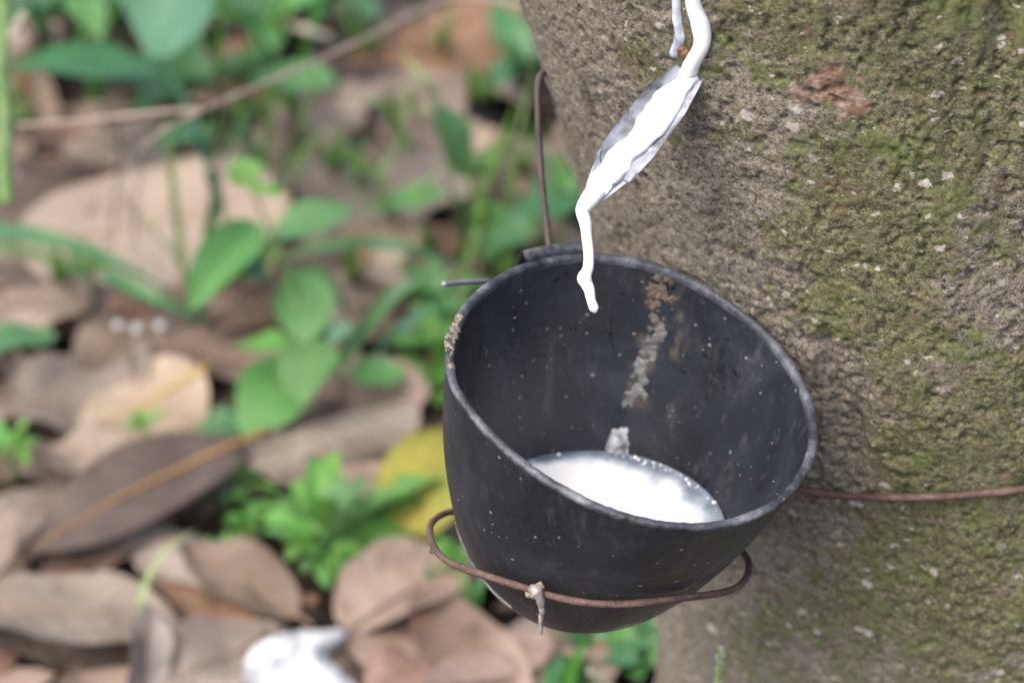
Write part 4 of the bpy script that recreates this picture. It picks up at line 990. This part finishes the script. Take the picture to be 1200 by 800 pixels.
# scattered fine grass and extra small leaves in the middle distance
for i, (px, py, lb, hue) in enumerate([(420,215,'wispy grass in front of the tan leaf with the grey sheen','grass'), (470,150,'wispy grass beside the pale pinkish leaf at the top centre','pale'), (590,330,'wispy grass behind the grey wire end','grass'), (560,120,'wispy grass below the orange brown leaf','pale'), (350,140,'wispy grass under the middle of the long twig','grass'), (250,190,'wispy grass at the right end of the cream leaf','deep'), (640,300,'wispy grass at the foot of the wire upright','grass'), (500,300,'wispy grass on the rust tinted leaf','pale'), (420,330,'wispy grass among the arching dark blades','grass'), (120,120,'wispy grass at the upper left below the long dark leaf','deep'), (300,330,'wispy grass inside the seedling','pale'), (70,330,'wispy grass above the pink leaf at the left edge','grass'), (610,200,'wispy grass left of the wire hook','grass'), (680,215,'wispy grass between the wire and the trunk','grass'), (300,140,'wispy grass between the twig and the cream leaf','grass'), (390,200,'wispy grass on the left part of the tan leaf with the grey sheen','grass'), (200,60,'wispy grass below the broad bluish leaf','grass'), (330,60,'wispy grass around the pale straw piece','grass'), (450,250,'wispy grass left of the light green pointing leaf','pale'), (520,60,'wispy grass in front of the orange brown leaf','pale'), (560,290,'wispy grass behind the cup rim on the left','grass'), (540,400,'wispy grass touching the cup at its left side','deep'), (30,150,'wispy grass right beside the hairy stem','deep'), (430,60,'wispy grass where the long twig crosses the top leaves','grass')]):
    rg = np.random.default_rng(900+i); bl = []
    for k in range(7):
        dx = rg.normal(0, 26); h = rg.uniform(.05,.14); bx = px+rg.normal(0,7)
        bl.append(([(bx, py, .02), (bx+dx*.35, py-rg.uniform(10,30), h*.6), (bx+dx, py-rg.uniform(30,70), h)], rg.uniform(.004,.0075), hue if k % 2 else 'grass'))
    tuft(lb, bl, 'tufts of grass in the litter')
for (lb, mat, b, tp, W, z, sd_) in [
  ('small pale leaf lying on the pinkish leaf at the top centre','cream',(440,120),(400,95),.06,(.05,.06),301), ('pale curled leaf below the pale straw piece','pink',(420,150),(360,125),.06,(.05,.055),302),
  ('pinkish leaf scrap left of the thin pale grass','cream',(580,160),(530,140),.06,(.05,.06),303), ('greyish leaf scrap right of the tan leaf with the grey sheen','grey',(560,225),(510,200),.05,(.045,.05),304),
  ('pale leaf scrap under the light green pointing leaf','cream',(490,285),(430,270),.05,(.04,.04),305), ('brown leaf scrap under the arching dark blades','brown',(470,350),(420,375),.045,(.03,.03),306),
  ('rust leaf scrap at the foot of the dry weed','rust',(185,345),(130,360),.05,(.03,.035),307), ('pale leaf scrap in the upper left under the twig','cream',(130,170),(75,185),.06,(.03,.04),308), ('brown leaf tilted beside the seedling stem','brown',(400,470),(350,520),.045,(.03,.03),309)]:
    hero(lb, D_[mat], M_rib, b, tp, W, z, 8, curl=-.6, arch=-.4, seed=sd_, wrinkle=.006)

# fuzzy stems
def fuzzy(label, pts, r, hair, mat=M_stem, nh=260, branch=None, dz=None):
    P = spline(pts, 12); org = P[0].copy(); p = thing('fuzzy_stem', label, 'plant', tuple(org), 'hairy green stems')
    V, Fc = tube_data(P, list(np.linspace(r, r*.7, len(P))), 8, .1); obj('stem', rebase(mesh(V, Fc), org), mat, p)
    mb = MB()
    for i in range(nh):
        k = rng.integers(0, len(P)-1); q = P[k]+(P[k+1]-P[k])*rng.random(); d = rng.normal(0,1,3); d /= np.linalg.norm(d); d[2] += .5
        mb.add(tube_data([q+d*r*.8, q+d*(r+hair*.6), q+d*(r+hair)+np.array((0,0,hair*.3))], [.0003,.00025,.0001], 3))
    o = obj('hairs', mb.mesh(org), M_hair, p); o['kind'] = 'stuff'
    if branch:
        stem_part(p, org, branch, r*.6, r*.4, M_pale, 'side_branch')
fuzzy('hairy pale green stem rising along the left edge', [np.array(D(x, y, 1.28)) for x, y in ((8,238),(5,190),(7,140),(3,90),(5,40),(0,-20),(-20,-90),(-60,-130),(-100,-90))]+[np.array(D(-130,80,1.32)), np.array(G(-140,300,0))], .0046, .0055, branch=[np.array(D(x, y, 1.28)) for x, y in ((5,55),(16,38),(30,14))])
fuzzy('hairy yellow green stem left of the trunk foot below the cup', [np.array(G(795,840,.04)), np.array(G(787,790,.09)), np.array(G(778,755,.12)), np.array(G(768,728,.14))], .0016, .0015, plain('lime_stem', (.15,.24,.05), (.22,.32,.09), 100), 160)
fuzzy('thin hairy stem in front of the trunk at the bottom edge', [np.array(D(838,830,.835)), np.array(D(842,795,.83)), np.array(D(844,762,.825))], .0011, .0011, plain('lime_stem_thin', (.15,.24,.05), (.22,.32,.09), 100), 90)
fuzzy('short pale fuzzy sprig at the bottom edge below the cup', [np.array(G(730,830,.05)), np.array(G(712,800,.07)), np.array(G(690,787,.08))], .0016, .0012, M_pale, 60)
# twigs
def twig(label, pts, r0, r1, mat=M_twig, branches=()):
    P = spline(pts, 8); org = P[0].copy(); t_ = thing('twig', label, 'twig', tuple(org), 'dead twigs over the litter')
    rad = np.linspace(r0, r1, len(P))*(1+.25*np.sin(np.arange(len(P))*.9)); V, Fc = tube_data(P, list(rad), 8, .25); obj('stem', rebase(mesh(V, Fc), org), mat, t_)
    for b, ra, rb in branches: stem_part(t_, org, b, ra, rb, mat, 'branch')
    return t_
zt = .27
twig('long bare twig slanting across the upper left, forked near its low end', gp([(660,22,zt),(590,2,zt),(520,0,zt),(450,35,zt),(380,68,zt),(310,98,zt),(240,128,zt),(200,148,zt-.01),(167,170,zt-.02)]), .0016, .0010, M_twig,
     [(gp([(240,128,zt),(180,132,zt),(110,140,zt-.01),(20,147,zt-.03)]), .0016, .0011), (gp([(167,170,zt-.02),(163,220,.2),(158,270,.13),(172,330,.03)]), .0007, .0005)])
twig('pale straw piece at the top behind the long twig', gp([(328,30,.06),(360,36,.07),(385,46,.06),(402,58,.03)]), .0040, .0032, M_pale)
twig('thin dark stalk rising behind the cup rim on the left', gp([(552,325,.0),(548,290,.05),(535,240,.10),(520,205,.13)]), .0014, .0010, M_dtwig)
twig('faint thin stalk in front of the orange brown leaf at the top', gp([(492,70,.02),(493,20,.09),(490,-30,.15)]), .0012, .0009, M_dtwig)
twig('fine reddish twig lying level left of the wire upright', gp([(540,182,.05),(590,175,.06),(640,170,.05),(680,160,.03)]), .0012, .0009, M_dtwig)
def dry_weed():
    pts = gp([(128,340,.0),(132,290,.05),(135,230,.10),(140,180,.14),(135,120,.2),(130,80,.23)]); P = spline(pts, 8); org = P[0].copy()
    t_ = thing('dry_weed', 'wispy dead weed with tiny seed heads in front of the cream leaf', 'plant', tuple(org))
    V, Fc = tube_data(P, .0006, 6); obj('stem', rebase(mesh(V, Fc), org), M_dtwig, t_)
    for b in ([(135,235,.1),(128,260,.07),(126,285,.05)], [(138,200,.12),(120,190,.13),(115,180,.13)], [(140,185,.13),(150,225,.1),(145,265,.06)], [(165,240,.09),(152,290,.05),(148,330,.02)], [(150,240,.1),(180,290,.06),(190,340,.02)], [(140,220,.11),(170,260,.09),(205,300,.06)]):
        stem_part(t_, org, gp(b), .0005, .0004, M_dtwig, 'branch', 5)
    mb = MB()
    for (x, y, z) in ((126,285,.05),(127,276,.055),(131,250,.08),(137,215,.11),(116,180,.13),(118,186,.13),(146,262,.06),(140,205,.12),(144,240,.09),(134,225,.1),(128,215,.1),(147,232,.1)):
        mb.add(lump(np.array(G(x, y, z)), rng.uniform(.0014,.0022), x, .8, (0,0,1), .4, 1))
    obj('seed_heads', mb.mesh(org), M_dtwig, t_)
dry_weed()

# ------------------------------------------------------------------ light, sky, camera
sc = bpy.context.scene
w = bpy.data.worlds.new('World'); sc.world = w; w.use_nodes = True; nt = w.node_tree
bg = nt.nodes.get('Background') or nt.nodes.new('ShaderNodeBackground'); sky = nt.nodes.new('ShaderNodeTexSky'); sky.sky_type = 'NISHITA'; sky.sun_disc = False
SE, SA = R(56), R(-130)     # elevation; azimuth from +Y towards +X
sky.sun_elevation = SE; sky.sun_rotation = SA; sky.air_density = .8; sky.dust_density = 5; sky.ozone_density = .6
nt.links.new(sky.outputs[0], bg.inputs[0]); bg.inputs[1].default_value = .15
sd = bpy.data.lights.new('sun', 'SUN'); sd.energy = 1.0; sd.angle = R(80); sd.color = (1, .965, .91)
so = bpy.data.objects.new('sun', sd); link(so)
dirv = Vector((math.sin(SA)*math.cos(SE), math.cos(SA)*math.cos(SE), math.sin(SE)))
so.rotation_euler = dirv.to_track_quat('Z', 'Y').to_euler(); so.location = dirv*5
cd = bpy.data.cameras.new('camera'); co_ = bpy.data.objects.new('camera', cd); link(co_)
cd.sensor_width = 36; cd.lens = F/1200*36; cd.clip_start = .02; cd.clip_end = 200
co_.location = CAM; co_.rotation_euler = (math.pi/2-PITCH, 0, 0)
cd.dof.use_dof = True; cd.dof.focus_distance = .686; cd.dof.aperture_fstop = 7.6; cd.dof.aperture_blades = 0
sc.camera = co_
sc.view_settings.view_transform = 'Standard'; sc.view_settings.look = 'None'; sc.view_settings.gamma = 1; sc.view_settings.use_curve_mapping = False
sc.view_settings.exposure = 1.38
sc.cycles.use_denoising = True
try: sc.cycles.denoiser = 'OPENIMAGEDENOISE'
except Exception: pass
sc.cycles.max_bounces = 6
